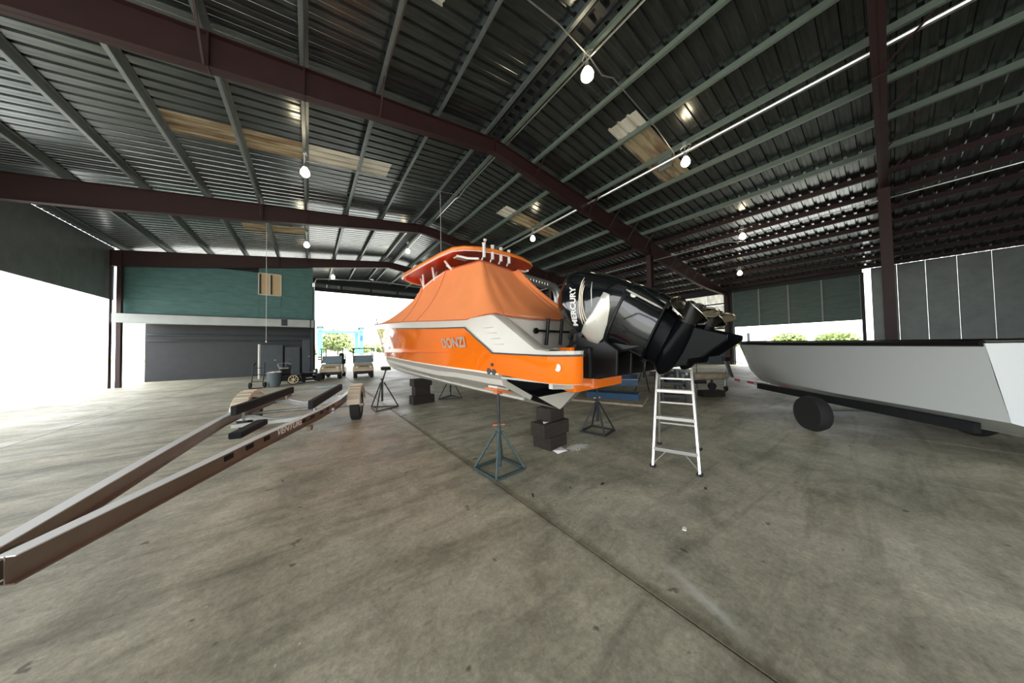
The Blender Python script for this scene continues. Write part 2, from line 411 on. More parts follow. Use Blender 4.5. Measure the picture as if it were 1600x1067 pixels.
# closed part of the near gable, behind the camera
wbk = empty('wall_back', (4.9, Y0, 0), kind='structure')
for k in range(26):
    x0, x1 = 2.6+.93*k, 2.6+.93*(k+1)-.006
    MB().hexa([(x-4.9, y, z) for z, f_ in ((0, 0), (1, 1)) for x, y in ((x0, -.03), (x1, -.03), (x1, .03), (x0, .03))]).xf(lambda p: Vector((p.x, p.y, 0 if p.z < .5 else zroof(p.x+4.9)+.2))).build('wall_sheet', 'wallm', wbk)
MB().hexa([(XL-4.9, -.03, 6.0), (-2.3, -.03, 6.0), (-2.3, .03, 6.0), (XL-4.9, .03, 6.0), (XL-4.9, -.03, zroof(XL)+.2), (-2.3, -.03, zroof(2.6)+.2), (-2.3, .03, zroof(2.6)+.2), (XL-4.9, .03, zroof(XL)+.2)]).build('wall_sheet', 'wallm', wbk)
# left side: sheeting added above the long open side to cut its daylight
wl = empty('wall_left_added', (XL, 7.6, 0), kind='structure')
for k in range(33): MB().box(-.03, 0, Y0-7.6+.93*k, Y0-7.6+.93*(k+1)-.006, 4.4, zroof(XL)+.2).build('wall_sheet', 'wallm', wl)
# far end wall with the big opening
wf = empty('wall_far', (4.9, Y1E, 0), kind='structure')
def gable_strip(x0, x1, z0, nm='wall_sheet', m='wallm'):
    mb = MB()
    mb.hexa([(x0-4.9, -.03, z0), (x1-4.9, -.03, z0), (x1-4.9, .03, z0), (x0-4.9, .03, z0), (x0-4.9, -.03, zroof(x0)+.2), (x1-4.9, -.03, zroof(x1)+.2), (x1-4.9, .03, zroof(x1)+.2), (x0-4.9, .03, zroof(x0)+.2)])
    return mb.build(nm, m, wf)
for k in range(10): gable_strip(.35+.912*k, .35+.912*(k+1)-.006, 7.15)
for k in range(19): gable_strip(9.5+.908*k, 9.5+.908*(k+1)-.006, 0)
MB().box(.2-4.9, 9.7-4.9, -.16, -.03, 7.08, 7.42).build('door_header', 'dark', wf)
MB().box(.2-4.9, 9.7-4.9, -.5, -.03, 7.75, 8.3).build('rolled_door_housing', 'dark', wf)
for x in (2.4, 4.9, 7.4): MB().box(x-4.9-.06, x-4.9+.06, -.18, -.03, 7.42, zroof(x)).build('gable_post', 'dark', wf)
for x in (.26, 9.62): MB().box(x-4.9-.12, x-4.9+.12, -.15, .1, 0, 7.3).build('door_jamb', 'dark', wf)
# right side wall: sheets, girts, fibreglass light panels and the big slatted door
wr = empty('wall_right', (XW, 11, 0), kind='structure')
ze = zroof(XW)
def wall_r(y0, y1, z0, z1, m, nm='wall_sheet', th=.03): return MB().box(0, th, y0-11, y1-11, z0, z1).build(nm, m, wr)
for k in range(20): wall_r(12.3+.9*k, 12.3+.9*(k+1)-.006, 0, ze+.2, 'wallm')
for k in range(10): wall_r(Y0+.9*k, Y0+.9*(k+1)-.006, 0, ze+.2, 'wallm') if Y0+.9*(k+1) < .85 else None
wall_r(7.05, 7.61, 0, ze+.2, 'dark', 'jamb_sheet')
for a, b in ((7.62, 8.9), (8.91, 10.2), (10.21, 11.25), (11.26, 12.29)):
    wall_r(a, b, 4.95, ze+.1, 'plastic_wall', 'light_panel', .012); wall_r(a, b, .9, 4.8, 'plastic_wall', 'light_panel', .012); wall_r(a, b, 0, .9, 'cab', 'kick_sheet')
for z in (4.87, 2.9, .95): MB().box(-.12, 0, 7.6-11, 30.2-11, z-.06, z+.06).build('girt', 'dark', wr)
MB().box(-.1, 0, .8-11, Y1E-11, ze-.1, ze+.215).build('eave_strut', 'dark', wr)
dr = empty('door_1', (XW, 4.0, 0), kind='structure')
zt = ze-.1; nsl = 9; zb = 2.97
for k in range(nsl):
    z0 = zb+(zt-zb)*k/nsl; z1 = zb+(zt-zb)*(k+1)/nsl
    MB().hexa([(-.06, -3.1, z0), (.0, -3.1, z0-.01), (0, 3.1, z0-.01), (-.06, 3.1, z0), (-.02, -3.1, z1+.01), (0, -3.1, z1+.01), (0, 3.1, z1+.01), (-.02, 3.1, z1+.01)]).build('door_slat', 'doorg', dr)
for y in (3.12, 1.55, 0, -1.55, -3.12): MB().box(-.1, -.06, y-.04, y+.04, zb, zt).build('door_stile', 'band', dr)
for y in (3.18, -3.18): MB().box(-.16, .04, y-.07, y+.07, 0, ze).build('door_track', 'dark', dr)
MB().box(-.07, .01, -3.1, 3.1, zb-.04, zb+.012).build('bottom_bar', 'dark', dr)
# office over the work bay, left
of = empty('wall_office', (-8, 23.1, 0), kind='structure')
X = lambda x: x+8
def plank_face(y, x0, x1, z0, z1): return MB().box(X(x0), X(x1), y, y+.05, z0, z1)
wz = (5.24, 6.62); wx = (-2.57, -1.50)
for zz in ((3.8, 4.55), (4.556, 5.24), (5.246, 5.93), (5.936, 6.62), (6.626, 7.6)):
    for x0, x1 in ((-7.9, wx[0]), (wx[0], wx[1]), (wx[1], .17)):
        if (x0, x1) == wx and zz[0] > 5.2 and zz[1] < 6.7: continue
        ztop = zz[1]
        mb = MB().hexa([(X(x0)+.003, 0, zz[0]), (X(x1)-.003, 0, zz[0]), (X(x1)-.003, .05, zz[0]), (X(x0)+.003, .05, zz[0])]+[(X(x), y, min(ztop, zroof(x)-.55) if ztop > 7 else ztop) for x, y in ((x0+.003, 0), (x1-.003, 0), (x1-.003, .05), (x0+.003, .05))])
        if ztop > 7 and zroof(x0)-.55 < zz[0]: continue
        mb.build('wall_board', 'green', of)
MB().box(X(.12), X(.17), .05, 7.1, 3.8, 7.6).build('wall_board', 'green', of)
MB().box(X(-7.9), X(.12), .3, .35, 3.8, 7.0).build('inner_lining', 'dark', of)
MB().box(X(-7.9), X(.17), .0, 7.1, 3.7, 3.8).build('office_floor', 'dark', of)
MB().box(X(-7.9), X(.22), -.5, .0, 3.25, 3.72).build('fascia', 'band', of, bevel=.02)
MB().box(X(-1.45), X(-1.15), -.52, -.49, 3.3, 3.7).build('fascia_bracket', 'dark', of)
MB().box(X(.0), X(.05), -.53, -.47, 3.22, 3.74).build('fascia_bracket', 'dark', of)
MB().box(X(-7.9), X(.15), 3.0, 3.05, 0, 3.7).build('back_wall', 'dark', of)
MB().box(X(.06), X(.2), 1.3, 1.5, 0, 3.7).build('post', 'dark', of)
MB().box(X(.10), X(.16), 1.5, 7.1, 0, 3.7).build('end_wall', 'dark', of)
for k in range(9): MB().box(X(-7.8+.85*k), X(-7.8+.85*k)+.06, .1, 3.0, 3.5, 3.7).build('joist', 'dark', of)
for z in (2.45, 2.8): MB().tube([(X(-7.8), 2.85, z), (X(0), 2.85, z)], .05).build('pipe_run', 'cab', of)
win = empty('window_1', (-2.035, 23.1, 5.93), kind='structure')
for s in (-1, 1):
    MB().box(s*.27-.255, s*.27+.255, .03, .06, -.66, .66).build('window_board', 'tan', win)
MB().box(-.53, -.43, -.0, .05, -.62, .62).build('dark_reveal', 'dark', win); MB().box(.02, .10, -.0, .05, -.62, .62).build('dark_reveal', 'dark', win)
for a in ((-.56, -.51, -.70, .70), (.51, .56, -.70, .70), (-.03, .02, -.66, .66), (-.56, .56, .65, .70), (-.56, .56, -.70, -.65)):
    MB().box(a[0], a[1], -.04, .04, a[2], a[3]).build('window_frame', 'trimw', win)

# services under the roof ------------------------------------------------
def conduit(name, pts, r, label, m='conduit', cat='conduit', group=None):
    p0 = Vector(pts[0]); o = MB().tube([Vector(p)-p0 for p in pts], r).build(name, m, None, smooth=True); o.location = p0
    return tag(o, label, cat, group)
conduit('conduit_pipe', [(9.66, Y0, zroof(9.66)-.12), (9.66, Y1E-.4, zroof(9.66)-.12)], .055, 'long silver pipe running under the roof beside the pale green purlins', cat='pipe')
conduit('conduit_pipe', [(5.33, Y0, zroof(5.33)+.02), (5.33, 3.3, zroof(5.33)+.02), (5.2, 3.7, zroof(5.3)-.15), (5.2, 4.0, zroof(5.3)-.15), (5.33, 4.5, zroof(5.33)+.02), (5.33, 10.4, zroof(5.33)+.02), (5.25, 10.9, zroof(5.3)-.18), (5.33, 11.4, zroof(5.33)+.02), (5.33, 22, zroof(5.33)+.02)], .02, 'thin bright conduit running along the ridge past the ridge lamp')
conduit('cross_conduit', [(1.0, 3.85, zroof(1.0)-.04), (4.2, 3.85, zroof(4.2)-.05), (5.2, 3.85, zroof(5.2)-.18), (5.7, 3.9, zroof(5.7)-.2), (6.1, 3.85, zroof(6.1)-.03), (8.3, 3.85, zroof(8.3)-.04), (9.5, 3.9, zroof(9.5)-.1)], .016, 'thin conduit crossing the purlins by the nearest roof lamp', 'galv')
conduit('cross_conduit', [(-.1, 11.0, zroof(-.1)-.04), (5.2, 11.0, zroof(5.2)-.05)], .014, 'thin conduit crossing the purlins between the two front frames', 'galv')
conduit('cross_conduit', [(.24, 24.6, 3.9), (.24, 24.6, 6.6), (.38, 24.6, 6.95), (1.3, 24.6, 7.05), (4.9, 24.6, 7.3), (9.0, 24.6, 7.15)], .035, 'conduit rising from the office corner and crossing below the far roof', 'galv')
conduit('cross_conduit', [(15.4, Y0, 6.35), (15.5, 3.4, 6.35), (15.8, 3.8, 6.25), (15.5, 4.4, 6.35), (15.3, 22, 6.35)], .02, 'thin conduit running past the inner column under the right roof')
jb = empty('junction_box', (9.72, 4.25, zroof(9.7)-.12), label='open square junction box hanging on the long roof pipe', cat='junction box')
MB().box(-.01, .0, -.22, .22, -.2, .2).build('back_plate', 'galv', jb)
for q in ((-.1, 0, -.22, -.2, -.2, .2), (-.1, 0, .2, .22, -.2, .2), (-.1, 0, -.22, .22, -.2, -.18), (-.1, 0, -.22, .22, .18, .2)): MB().box(*q).build('side_plate', 'galv', jb)
def lamp(x, y, drop, label, power=2., size=1.):
    z = zroof(x)
    o = empty('bay_lamp', (x, y, z), label=label, cat='lamp', group='bay lamps under the roof')
    MB().box(-.06, .06, -.06, .06, -.14, 0).build('lamp_box', 'galv', o, bevel=.01)
    MB().tube([(0, 0, -.14), (.02, .03, -.25), (0, 0, -drop+.16)], .012).build('hanger', 'conduit', o)
    for s in (-1, 1): MB().tube([(0, s*.06, -.1), (.03, s*.16, -.14), (-.02, s*.1, -.24), (0, 0, -drop+.2)], .008).build('loop_wire', 'conduit', o)
    MB().lathe([(.03, .22), (.05, .2), (.05, .1), (.07, .08)], (0, 0, -drop), 14).build('lamp_socket', 'galv', o, smooth=True)
    MB().lathe([(.045, .09), (.09*size, .03), (.125*size, -.06), (.12*size, -.13), (.07*size, -.19), (.01, -.21)], (0, 0, -drop), 18).build('bulb', 'bulb', o, smooth=True)
lamp(5.12, 3.88, .55, 'bright lamp at the ridge, nearest and largest in the photo', size=1.15)
lamp(9.42, 3.55, .55, 'lamp hanging beside the square junction box on the roof pipe')
lamp(-.12, 10.5, .62, 'bright lamp on the left purlin between the two front frames')
lamp(9.3, 10.7, .6, 'lamp on the long pipe above the boat hardtop')
lamp(16.2, 3.85, .4, 'lamp under the lower right roof beside the column')
lamp(-.13, 17.4, .7, 'lamp on the left purlin beyond the second frame, before the office')
lamp(1.4, 24.5, .75, 'lamp hanging over the far opening beside the green office')
lamp(4.95, 17.6, .6, 'lamp at the ridge beyond the second frame')
lamp(13.2, 18.0, .9, 'small distant lamp seen under the silver duct')
lamp(21.46, 5.3, .35, 'small lamp at the right edge of the photo near the slatted door')
def cord(x, y, z0, z1, label):
    o = empty('pull_cord', (x, y, z0), label=label, cat='cord')
    MB().tube([(0, 0, 0), (0, 0, z1-z0)], .008, 6).build('cord_line', 'paper', o); MB().lathe([(.005, .05), (.03, .02), (.03, -.02), (.005, -.05)], (0, 0, z1-z0), 10).build('cord_knob', 'paper', o)
cord(4.53, 11.2, zroof(4.56)+.008, 5.3, 'white cord hanging from the ridge down behind the hardtop')
cord(-1.63, 17.0, zroof(-1.6)+.008, 2.12, 'white pull cord with knob hanging in front of the boarded office window')

# ================================================================== BOAT
BA = R(5.3); BO = (3.29, 1.95, 0)
boat = empty('motor_boat', BO, BA, label='orange and white centre console boat on stands, hardtop above its cover', cat='boat')
SH = [(1.8, 1.31, 1.914), (2.7, 1.31, 1.965), (3.58, 1.269, 2.02), (4.44, 1.191, 2.081), (5.29, 1.089, 2.142), (6.11, .971, 2.195), (6.91, .84, 2.249), (7.68, .699, 2.30), (8.43, .552, 2.352), (9.14, .402, 2.403), (9.8, .253, 2.448), (10.39, .113, 2.491), (10.85, 0.012, 2.522)]
GU = [(1.8, 1.28, 2.04), (2.55, 1.28, 2.09), (3.4, 1.245, 2.155), (4.2, 1.165, 2.225), (4.97, 1.08, 2.281), (5.85, .965, 2.342), (6.7, .836, 2.406), (7.52, .696, 2.468), (8.32, .55, 2.524), (9.07, .401, 2.579), (9.78, .253, 2.631), (10.41, .112, 2.681), (10.9, 0.012, 2.719)]
R4 = [(1.8, 1.19, 1.285), (2.4, 1.17, 1.297), (3.2, 1.09, 1.308), (4.0, .995, 1.319), (4.8, .885, 1.331), (5.6, .76, 1.343), (6.35, .635, 1.354), (7.05, .512, 1.363), (7.72, .388, 1.37), (8.35, .265, 1.375), (8.94, .148, 1.372), (9.36, .06, 1.365), (9.65, .012, 1.36)]
def kz(u): # keel height
    T = [(0, .60), (1.3, .63), (6.3, .76), (7.9, .84), (8.7, .90), (9.3, .99), (9.7, 1.17)]
    for (a, za), (b, zb_) in zip(T, T[1:]):
        if a <= u <= b: return za+(zb_-za)*(u-a)/(b-a)
    return T[-1][1]
# aft stations (u, half width r4, z r4, half width sheer, z sheer, half width gun, z gun)
AFT = [(0.32, 1.19, 1.215, 1.225, 1.515, 1.215, 1.56), (.5, 1.19, 1.22, 1.235, 1.52, 1.22, 1.58), (.8, 1.19, 1.235, 1.25, 1.53, 1.23, 1.775), (1.2, 1.19, 1.265, 1.275, 1.545, 1.245, 2.03), (1.28, 1.19, 1.268, 1.28, 1.60, 1.25, 2.05), (1.55, 1.19, 1.275, 1.30, 1.76, 1.27, 2.045)]
sh = [(a[0], a[3], a[4]) for a in AFT]+SH; gu = [(a[0], a[5], a[6]) for a in AFT]+GU; r4 = [(a[0], a[1], a[2]) for a in AFT]+R4
n = len(sh)
def both(rows):     # rows: list of lists of (u, w, z); returns a surface on both sides
    mb = MB()
    for s in (-1, 1): mb.loft([[(s*w_, u, z) for u, w_, z in r] for r in rows], closed=False, caps=False)
    return mb
mid1 = [(a[0]*.68+b[0]*.32, (a[1]*.68+b[1]*.32)+(.03 if 5 < i < n-1 else 0)*-1, a[2]*.68+b[2]*.32) for i, (a, b) in enumerate(zip(r4, sh))]
mid2 = [(a[0]*.32+b[0]*.68, (a[1]*.32+b[1]*.68)-(.025 if 5 < i < n-1 else 0), a[2]*.32+b[2]*.68) for i, (a, b) in enumerate(zip(r4, sh))]
both([r4, mid1, mid2, sh]).build('hull_side', 'orange', boat, smooth=True, angle=50)
both([sh, gu]).build('gunwale', 'gel', boat, smooth=True, angle=35)
# bottom only ahead of the running transom (u >= 1.15)
fwd = [p for p in r4 if p[0] >= 1.2]
r3 = [(u-.02*(u > 8), w_*.99, z-(.075 if u < 3 else .10)) for u, w_, z in fwd]
ch = [(u-.06*(u > 8), w_*.965, z-(.155 if u < 3 else .19)) for u, w_, z in fwd]
ri = [(u-.1*(u > 8), w_*.55, kz(u)+(z-.17-kz(u))*.50) for u, w_, z in fwd]
ke = [(u-.14*(u > 8), .012, kz(u)) for u, w_, z in fwd]
def trim0(row): a = row[0]; return [(1.15, a[1], a[2])]+row[1:]
r3, ch, ri, ke, f4 = map(trim0, (r3, ch, ri, ke, fwd))
both([f4, r3]).build('boot_stripe', 'stripe', boat, smooth=True)
both([r3, ch]).build('chine_band', 'gel', boat, smooth=True)
both([ch, ri, ke]).build('hull_bottom', 'gelb', boat, smooth=True, angle=25)
tr = MB()
pr = [f4[0], r3[0], ch[0], ri[0], ke[0]]
pts = [(-.50, 1.15, .88), (-.012, 1.15, .63), (.012, 1.15, .63), (.50, 1.15, .88)]
tr.add(pts, [tuple(range(len(pts)))]).build('running_transom', 'gel', boat)
for s in (-1, 1):
    ed_ = [(s*w_, z) for u, w_, z in (f4[0], r3[0], ch[0], ri[0])]
    MB().add([(x, 1.15, z) for x, z in ed_]+[(x*.94, 1.15, z+.055) for x, z in reversed(ed_)], [(0, 1, 6, 7), (1, 2, 5, 6), (2, 3, 4, 5)]).build('transom_edge', 'gelb', boat)
    MB().add([(s*1.10, 1.15, 1.25), (s*1.05, 1.15, 1.14), (s*.45, 1.15, .87), (0, 1.15, .87), (0, 1.15, 1.25), (s*1.05, 1.6, 1.24), (s*1.0, 1.6, 1.16), (s*.4, 1.6, .90), (0, 1.6, .90), (0, 1.6, 1.24)], [(0, 1, 6, 5), (1, 2, 7, 6), (2, 3, 8, 7), (3, 4, 9, 8)][:3]+[(5, 6, 7, 8, 9), (0, 4, 9, 5)]).build('step_recess', 'dark', boat)  # recess faces coloured dark for the shade inside
for s in (-1, 1):
    MB().tube([(s*(w_+.012), u, z) for u, w_, z in sh[:]], .011, 6).build('rub_rail', 'rub', boat, smooth=True)
    MB().tube([(s*(w_+.003), u, z) for u, w_, z in r4[3:]], .014, 5).build('pin_line', 'line', boat, smooth=True)
    MB().tube([(s*w_*.62, u, kz(u)+(z-.17-kz(u))*.56-.01) for u, w_, z in fwd[:12]], .022, 5).build('lifting_strake', 'gelb', boat)
# stern corners, platform and motor notch
path = [(-1.225, .32), (-1.212, .21), (-1.175, .11), (-1.12, .05), (-1.05, .02), (-.99, .03), (-.965, .44), (.965, .44), (.99, .03), (1.05, .02), (1.12, .05), (1.175, .11), (1.212, .21), (1.225, .32)]
def ringz(z, inset=0, extra=0): return [(x*(1-inset), y+extra, z) for x, y in path]
MB().loft([ringz(1.215, .03, .03), ringz(1.3, .015, .015), ringz(1.515)], closed=False, caps=False).build('stern_side', 'orange', boat, smooth=True, angle=40)
MB().loft([ringz(1.515), ringz(1.56, .01)], closed=False, caps=False).build('stern_lip', 'gel', boat)
MB().tube([(x*1.01, y-.012, 1.515) for x, y in path[:6]], .011, 6).build('rub_rail', 'rub', boat, smooth=True)
MB().tube([(x*1.01, y-.012, 1.515) for x, y in path[8:]], .011, 6).build('rub_rail', 'rub', boat, smooth=True)
MB().prism([(x*.99, y) for x, y in path]+[(1.22, 1.3), (-1.22, 1.3)], 1.545, 1.562).build('swim_platform', 'gel', boat)
MB().prism([(x*.97, y+.03) for x, y in path]+[(1.18, 1.3), (-1.18, 1.3)], 1.21, 1.235).build('platform_underside', 'gelb', boat)
MB().hexa([(-.60, .42, 1.03), (.60, .42, 1.03), (.56, .62, 1.03), (-.56, .62, 1.03), (-.66, .43, 1.60), (.66, .43, 1.60), (.66, .62, 1.60), (-.66, .62, 1.60)]).build('motor_transom', 'orange', boat, bevel=.02)
MB().box(-.56, .56, .55, .75, 1.05, 1.22).build('pod_floor', 'gelb', boat)
MB().hexa([(-1.0, .44, 1.12), (-.6, .44, 1.08), (-.6, .5, 1.08), (-1.0, .5, 1.12), (-1.0, .44, 1.235), (-.6, .44, 1.235), (-.6, .5, 1.235), (-1.0, .5, 1.235)]).build('step_patch', 'gel', boat)
MB().box(-1.05, 1.05, 1.28, 1.34, 1.56, 2.08).build('cockpit_bulkhead', 'gel', boat)
for s in (-1, 1):
    g2 = [p for p in gu if p[0] <= 1.8]
    mb = MB(); mb.loft([[(s*w_, u, z), (s*(w_-.04), u, z+.015), (s*(w_-.20), u+.0, z+.01), (s*(w_-.24), u, min(z-.02, 1.75)), (s*(w_-.25), u, 1.55)] for u, w_, z in g2], closed=False, caps=False)
    mb.build('coaming_ramp', 'gel', boat, smooth=True, angle=50)
    MB().box(s*1.06-.07, s*1.06+.07, 1.42, 1.45, 2.06, 2.085).build('deck_cleat', 'dark', boat)
    for k in range(4):      # moulded grip lines on the white quarter panel
        z = 1.66+.075*k; MB().tube([(s*(1.265+.004), 1.46-.02*k, z), (s*(1.255+.004), 1.0+.07*k, z-.005)], .006, 5).build('grip_line', 'gel', boat)
# black rod rack on the stern bulkhead
rk = MB(); 
for x, z1 in ((-.28, 2.05), (.05, 2.06), (.33, 1.9)): MB().tube([(x, 1.16, 1.64), (x+.02, 1.12, z1)], .026, 10).build('rack_tube', 'blackm', boat, smooth=True)
MB().tube([(-.42, 1.2, 1.86), (.38, 1.15, 1.85)], .018).build('rack_bar', 'blackm', boat)
MB().lathe([(.045, 0), (.045, .03)], (-.42, 1.22, 1.86), 14, 'y').build('rack_knob', 'blackm', boat)
MB().box(-.75, .1, .62, 1.05, 1.56, 1.6).build('stern_hatch', 'stripe', boat, bevel=.015)
# through-hull fittings and stern eye
def fitting(x, y, z, r, m='dark', ax='x', nm='through_hull'):
    o = MB().lathe([(r*1.35, -.006), (r*1.35, .01), (r, .014), (r*.6, .004)], (0, 0, 0), 14, ax).build(nm, m, boat); o.location = (x, y, z)
for y, z, r in ((1.30, 1.49, .016), (1.28, 1.39, .016), (1.39, 1.30, .034), (1.28, 1.295, .034)): fitting(-1.235 if z > 1.35 else -1.20, y, z, r)
fitting(-1.195, .20, 1.39, .03, 'galv', nm='stern_eye'); fitting(-.70, .432, 1.36, .04, 'gel', 'y', nm='drain_plug')
# name on the topside
t = text_mb('DONZI', .215, 1.12, .002, 0, .006)
def side_at(u, z):
    def I(T):
        for a, b in zip(T, T[1:]):
            if a[0] <= u <= b[0]:
                k = (u-a[0])/(b[0]-a[0]); return [a[j]+(b[j]-a[j])*k for j in (1, 2)]
        return T[-1][1:]
    (w0, z0), (w1, z1) = I(r4), I(sh); k = (z-z0)/(z1-z0)
    return w0+(w1-w0)*k-.02*math.sin(math.pi*max(0, min(1, k)))
t.xf(lambda p: Vector((-(side_at(2.27-p.x, 1.70+p.y)+.012+p.z), 2.27-p.x, 1.70+p.y))).build('name_lettering', 'silverd', boat)
# bow rail stub and anchor roller
MB().tube([(.0, 10.75, 2.72), (0, 10.95, 3.0)], .02).build('bow_post', 'conduit', boat); MB().tube([(.08, 10.6, 2.71), (.05, 10.85, 2.95)], .014).build('bow_post', 'conduit', boat)
MB().box(-.07, .07, 10.6, 11.02, 2.69, 2.74).build('bow_roller', 'conduit', boat, bevel=.01)
tow = [(-.01, u+.012, z) for u, w_, z in (r4[-1], (10.25, 0, 1.95), sh[-1], gu[-1])]
MB().tube([(0, y+.01, z) for x, y, z in tow], .02, 6).build('stem_band', 'gel', boat)
# interior under the cover
MB().box(-.45, .45, 3.3, 4.7, 1.5, 2.9).build('console', 'gel', boat, bevel=.08); MB().box(-.5, .5, 2.3, 2.8, 1.5, 2.5).build('leaning_post', 'gel', boat, bevel=.06)
MB().add([(s*w_*.95, u, 1.55) for u, w_, z in gu[3:] for s in (-1, 1)], [(2*i, 2*i+1, 2*i+3, 2*i+2) for i in range(len(gu)-4)]).build('cockpit_sole', 'gel', boat)
# hardtop
half = [(2.28, 0), (2.31, .35), (2.40, .66), (2.52, .86), (2.72, .985), (3.2, 1.02), (4.2, 1.01), (5.1, .99), (5.42, .90), (5.68, .62), (5.80, .3), (5.83, 0)]
outl = [(-v, u) for u, v in half]+[(v, u) for u, v in reversed(half[1:-1])]
def scl(k, z, lift=0): return [(x*k, 4.05+(y-4.05)*k, z+lift+.014*(y-2.3)) for x, y in outl]
MB().loft([scl(1, 3.365), scl(1.012, 3.395), scl(1.0, 3.43), scl(.93, 3.455), scl(.6, 3.50), scl(.05, 3.515)], True, False).build('hardtop', 'orange_top', boat, smooth=True, angle=60)
MB().loft([scl(1, 3.365), scl(.94, 3.36), scl(.88, 3.41), scl(.4, 3.425), scl(.03, 3.43)], True, False).build('hardtop_shaded_underside', 'redor', boat, smooth=True, angle=25)  # underside of the same gelcoat, its shade lies in the colour
MB().tube([(x*.985, 4.05+(y-4.05)*.985, z-.004) for x, y, z in scl(1, 3.365)][:12], .013, 6).build('hardtop_trim', 'whitetube', boat)
def pipe(pts, r=.022): return MB().tube(pts, r, 8).build('top_pipe', 'whitetube', boat, smooth=True)
for s in (-1, 1):
    pipe([(s*.66, 3.15, 2.2), (s*.70, 3.2, 3.15), (s*.80, 3.35, 3.38)]); pipe([(s*.70, 3.2, 3.17), (s*.62, 3.6, 3.38)])
    pipe([(s*.56, 4.75, 2.2), (s*.62, 4.75, 3.08), (s*.7, 4.62, 3.40)]); pipe([(s*.62, 4.75, 3.1), (s*.55, 5.1, 3.41)])
    pipe([(s*.50, 4.15, 2.3), (s*.66, 4.1, 3.15), (s*.78, 3.95, 3.40)]); pipe([(s*.66, 4.1, 3.18), (s*.5, 4.3, 3.41)])
    pipe([(s*.70, 3.2, 3.22), (s*.66, 4.1, 3.2), (s*.62, 4.75, 3.12)], .018)
    pipe([(s*.62, 2.42, 3.22), (s*.72, 2.62, 3.26), (s*.78, 2.9, 3.37)])
MB().box(-.75, -.48, 2.95, 3.1, 3.37, 3.40).build('dome_light', 'whitetube', boat, bevel=.01)
for i, v in enumerate((-.56, -.37, -.17, .03)):
    MB().lathe([(.030, 0), (.030, .24), (.036, .245), (.036, .262), (.024, .262), (.024, .05)], (v, 2.34, 3.235), 12).build('rod_holder', 'whitetube', boat, smooth=True)
    MB().tube([(v-.01, 2.40, 3.20), (v, 2.34, 3.29)], .014).build('holder_brace', 'whitetube', boat)
MB().tube([(-.52, 2.36, 3.25), (-.52, 2.36, 3.55)], .008).build('antenna_mast', 'whitetube', boat); MB().lathe([(.005, .03), (.03, .02), (.03, -.005), (.01, -.02)], (-.52, 2.36, 3.56), 12).build('antenna_dome', 'whitetube', boat, smooth=True)

# fitted orange cover
cover = empty('boat_cover', BO, BA, label='orange canvas cover stretched from the hardtop frame down to the gunwales', cat='boat cover')
def lerp(a, b, t): return a+(b-a)*t
def resample(pts, k):
    pts = [Vector(p) for p in pts]; d = [0]
    for a, b in zip(pts, pts[1:]): d.append(d[-1]+(b-a).length)
    out = []
    for i in range(k):
        t = d[-1]*i/(k-1)
        for j in range(len(pts)-1):
            if d[j] <= t+1e-9 <= d[j+1]+1e-6: out.append(pts[j].lerp(pts[j+1], (t-d[j])/max(1e-9, d[j+1]-d[j]))); break
        else: out.append(pts[-1].copy())
    return out
gl = lambda u: next(([a[1]+(b[1]-a[1])*(u-a[0])/(b[0]-a[0]), a[2]+(b[2]-a[2])*(u-a[0])/(b[0]-a[0])] for a, b in zip(gu, gu[1:]) if a[0] <= u <= b[0]), [.02, 2.7])
def g(u, up=.012): w_, z = gl(u); return (-(w_+.012), u, z-.02+up)
segA_b = resample([(0, 10.62, 2.70), g(10.2), g(9.5), g(8.6), g(7.6), g(6.6), g(5.6)], 15)
segA_t = resample([(0, 5.55, 3.20), (-.34, 5.42, 3.19), (-.58, 5.02, 3.17)], 15)
segB_b = resample([g(5.6), g(4.6), g(3.6), g(2.7), g(2.0), (-1.27, 1.75, 2.03), (-1.22, 1.50, 2.075), (-1.12, 1.30, 2.085)], 25)
segB_t = resample([(-.58, 5.02, 3.15), (-.64, 4.3, 3.19), (-.70, 3.55, 3.23), (-.74, 2.95, 3.17), (-.76, 2.16, 3.09)], 25)
segC_b = resample([(-1.12, 1.30, 2.085), (-.95, 1.24, 2.05), (-.5, 1.235, 2.035), (.25, 1.235, 2.055)], 13)
segC_t = resample([(-.76, 2.16, 3.09), (-.5, 2.22, 3.10), (-.2, 2.28, 3.10), (.08, 2.33, 3.10)], 13)
bot = segA_b+segB_b[1:]+segC_b[1:]; top = segA_t+segB_t[1:]+segC_t[1:]
NT = 13; cb = MB(); rings = []
nb = len(bot)
for k in range(NT):
    t = k/(NT-1); row = []
    for j, (b, tp) in enumerate(zip(bot, top)):
        p = b.lerp(tp, t); x = j/(nb-1)
        h = 4*t*(1-t)
        bowish = max(0, 1-j/18.0)
        inward = Vector((tp.x-b.x, tp.y-b.y, 0)); L_ = inward.length
        if L_ > 1e-6: inward /= L_
        p = p+inward*h*(.05+.02*bowish)+Vector((0, 0, -h*(.045+.05*bowish)))
        corner = math.exp(-((j-39)/4.5)**2)
        fold = .05*math.sin(j*1.7+1.0)*corner*math.sin(math.pi*min(1, t*1.1))+.008*math.sin(j*1.15)*h
        p = p+Vector((-fold*.9, -fold*.7, 0))
        row.append(p)
    rings.append(row)
def star(p, k, j):      # the far side hangs in closer to the middle at the stern
    t = k/(NT-1); a = max(0, min(1, (j-22)/17)); b = p.copy(); b.x = -p.x
    x_top = .72+(.12-.72)*a
    if a > 0: b.x = b.x*(1-a*t)+min(b.x, x_top)*a*t
    if j > 39: b.x = max(b.x, lerp(.27, .10, t)+.9*(nb-1-j)/12.0*(1-t)); b.y = p.y+.05*(1-t)*(j < nb-3)
    return b
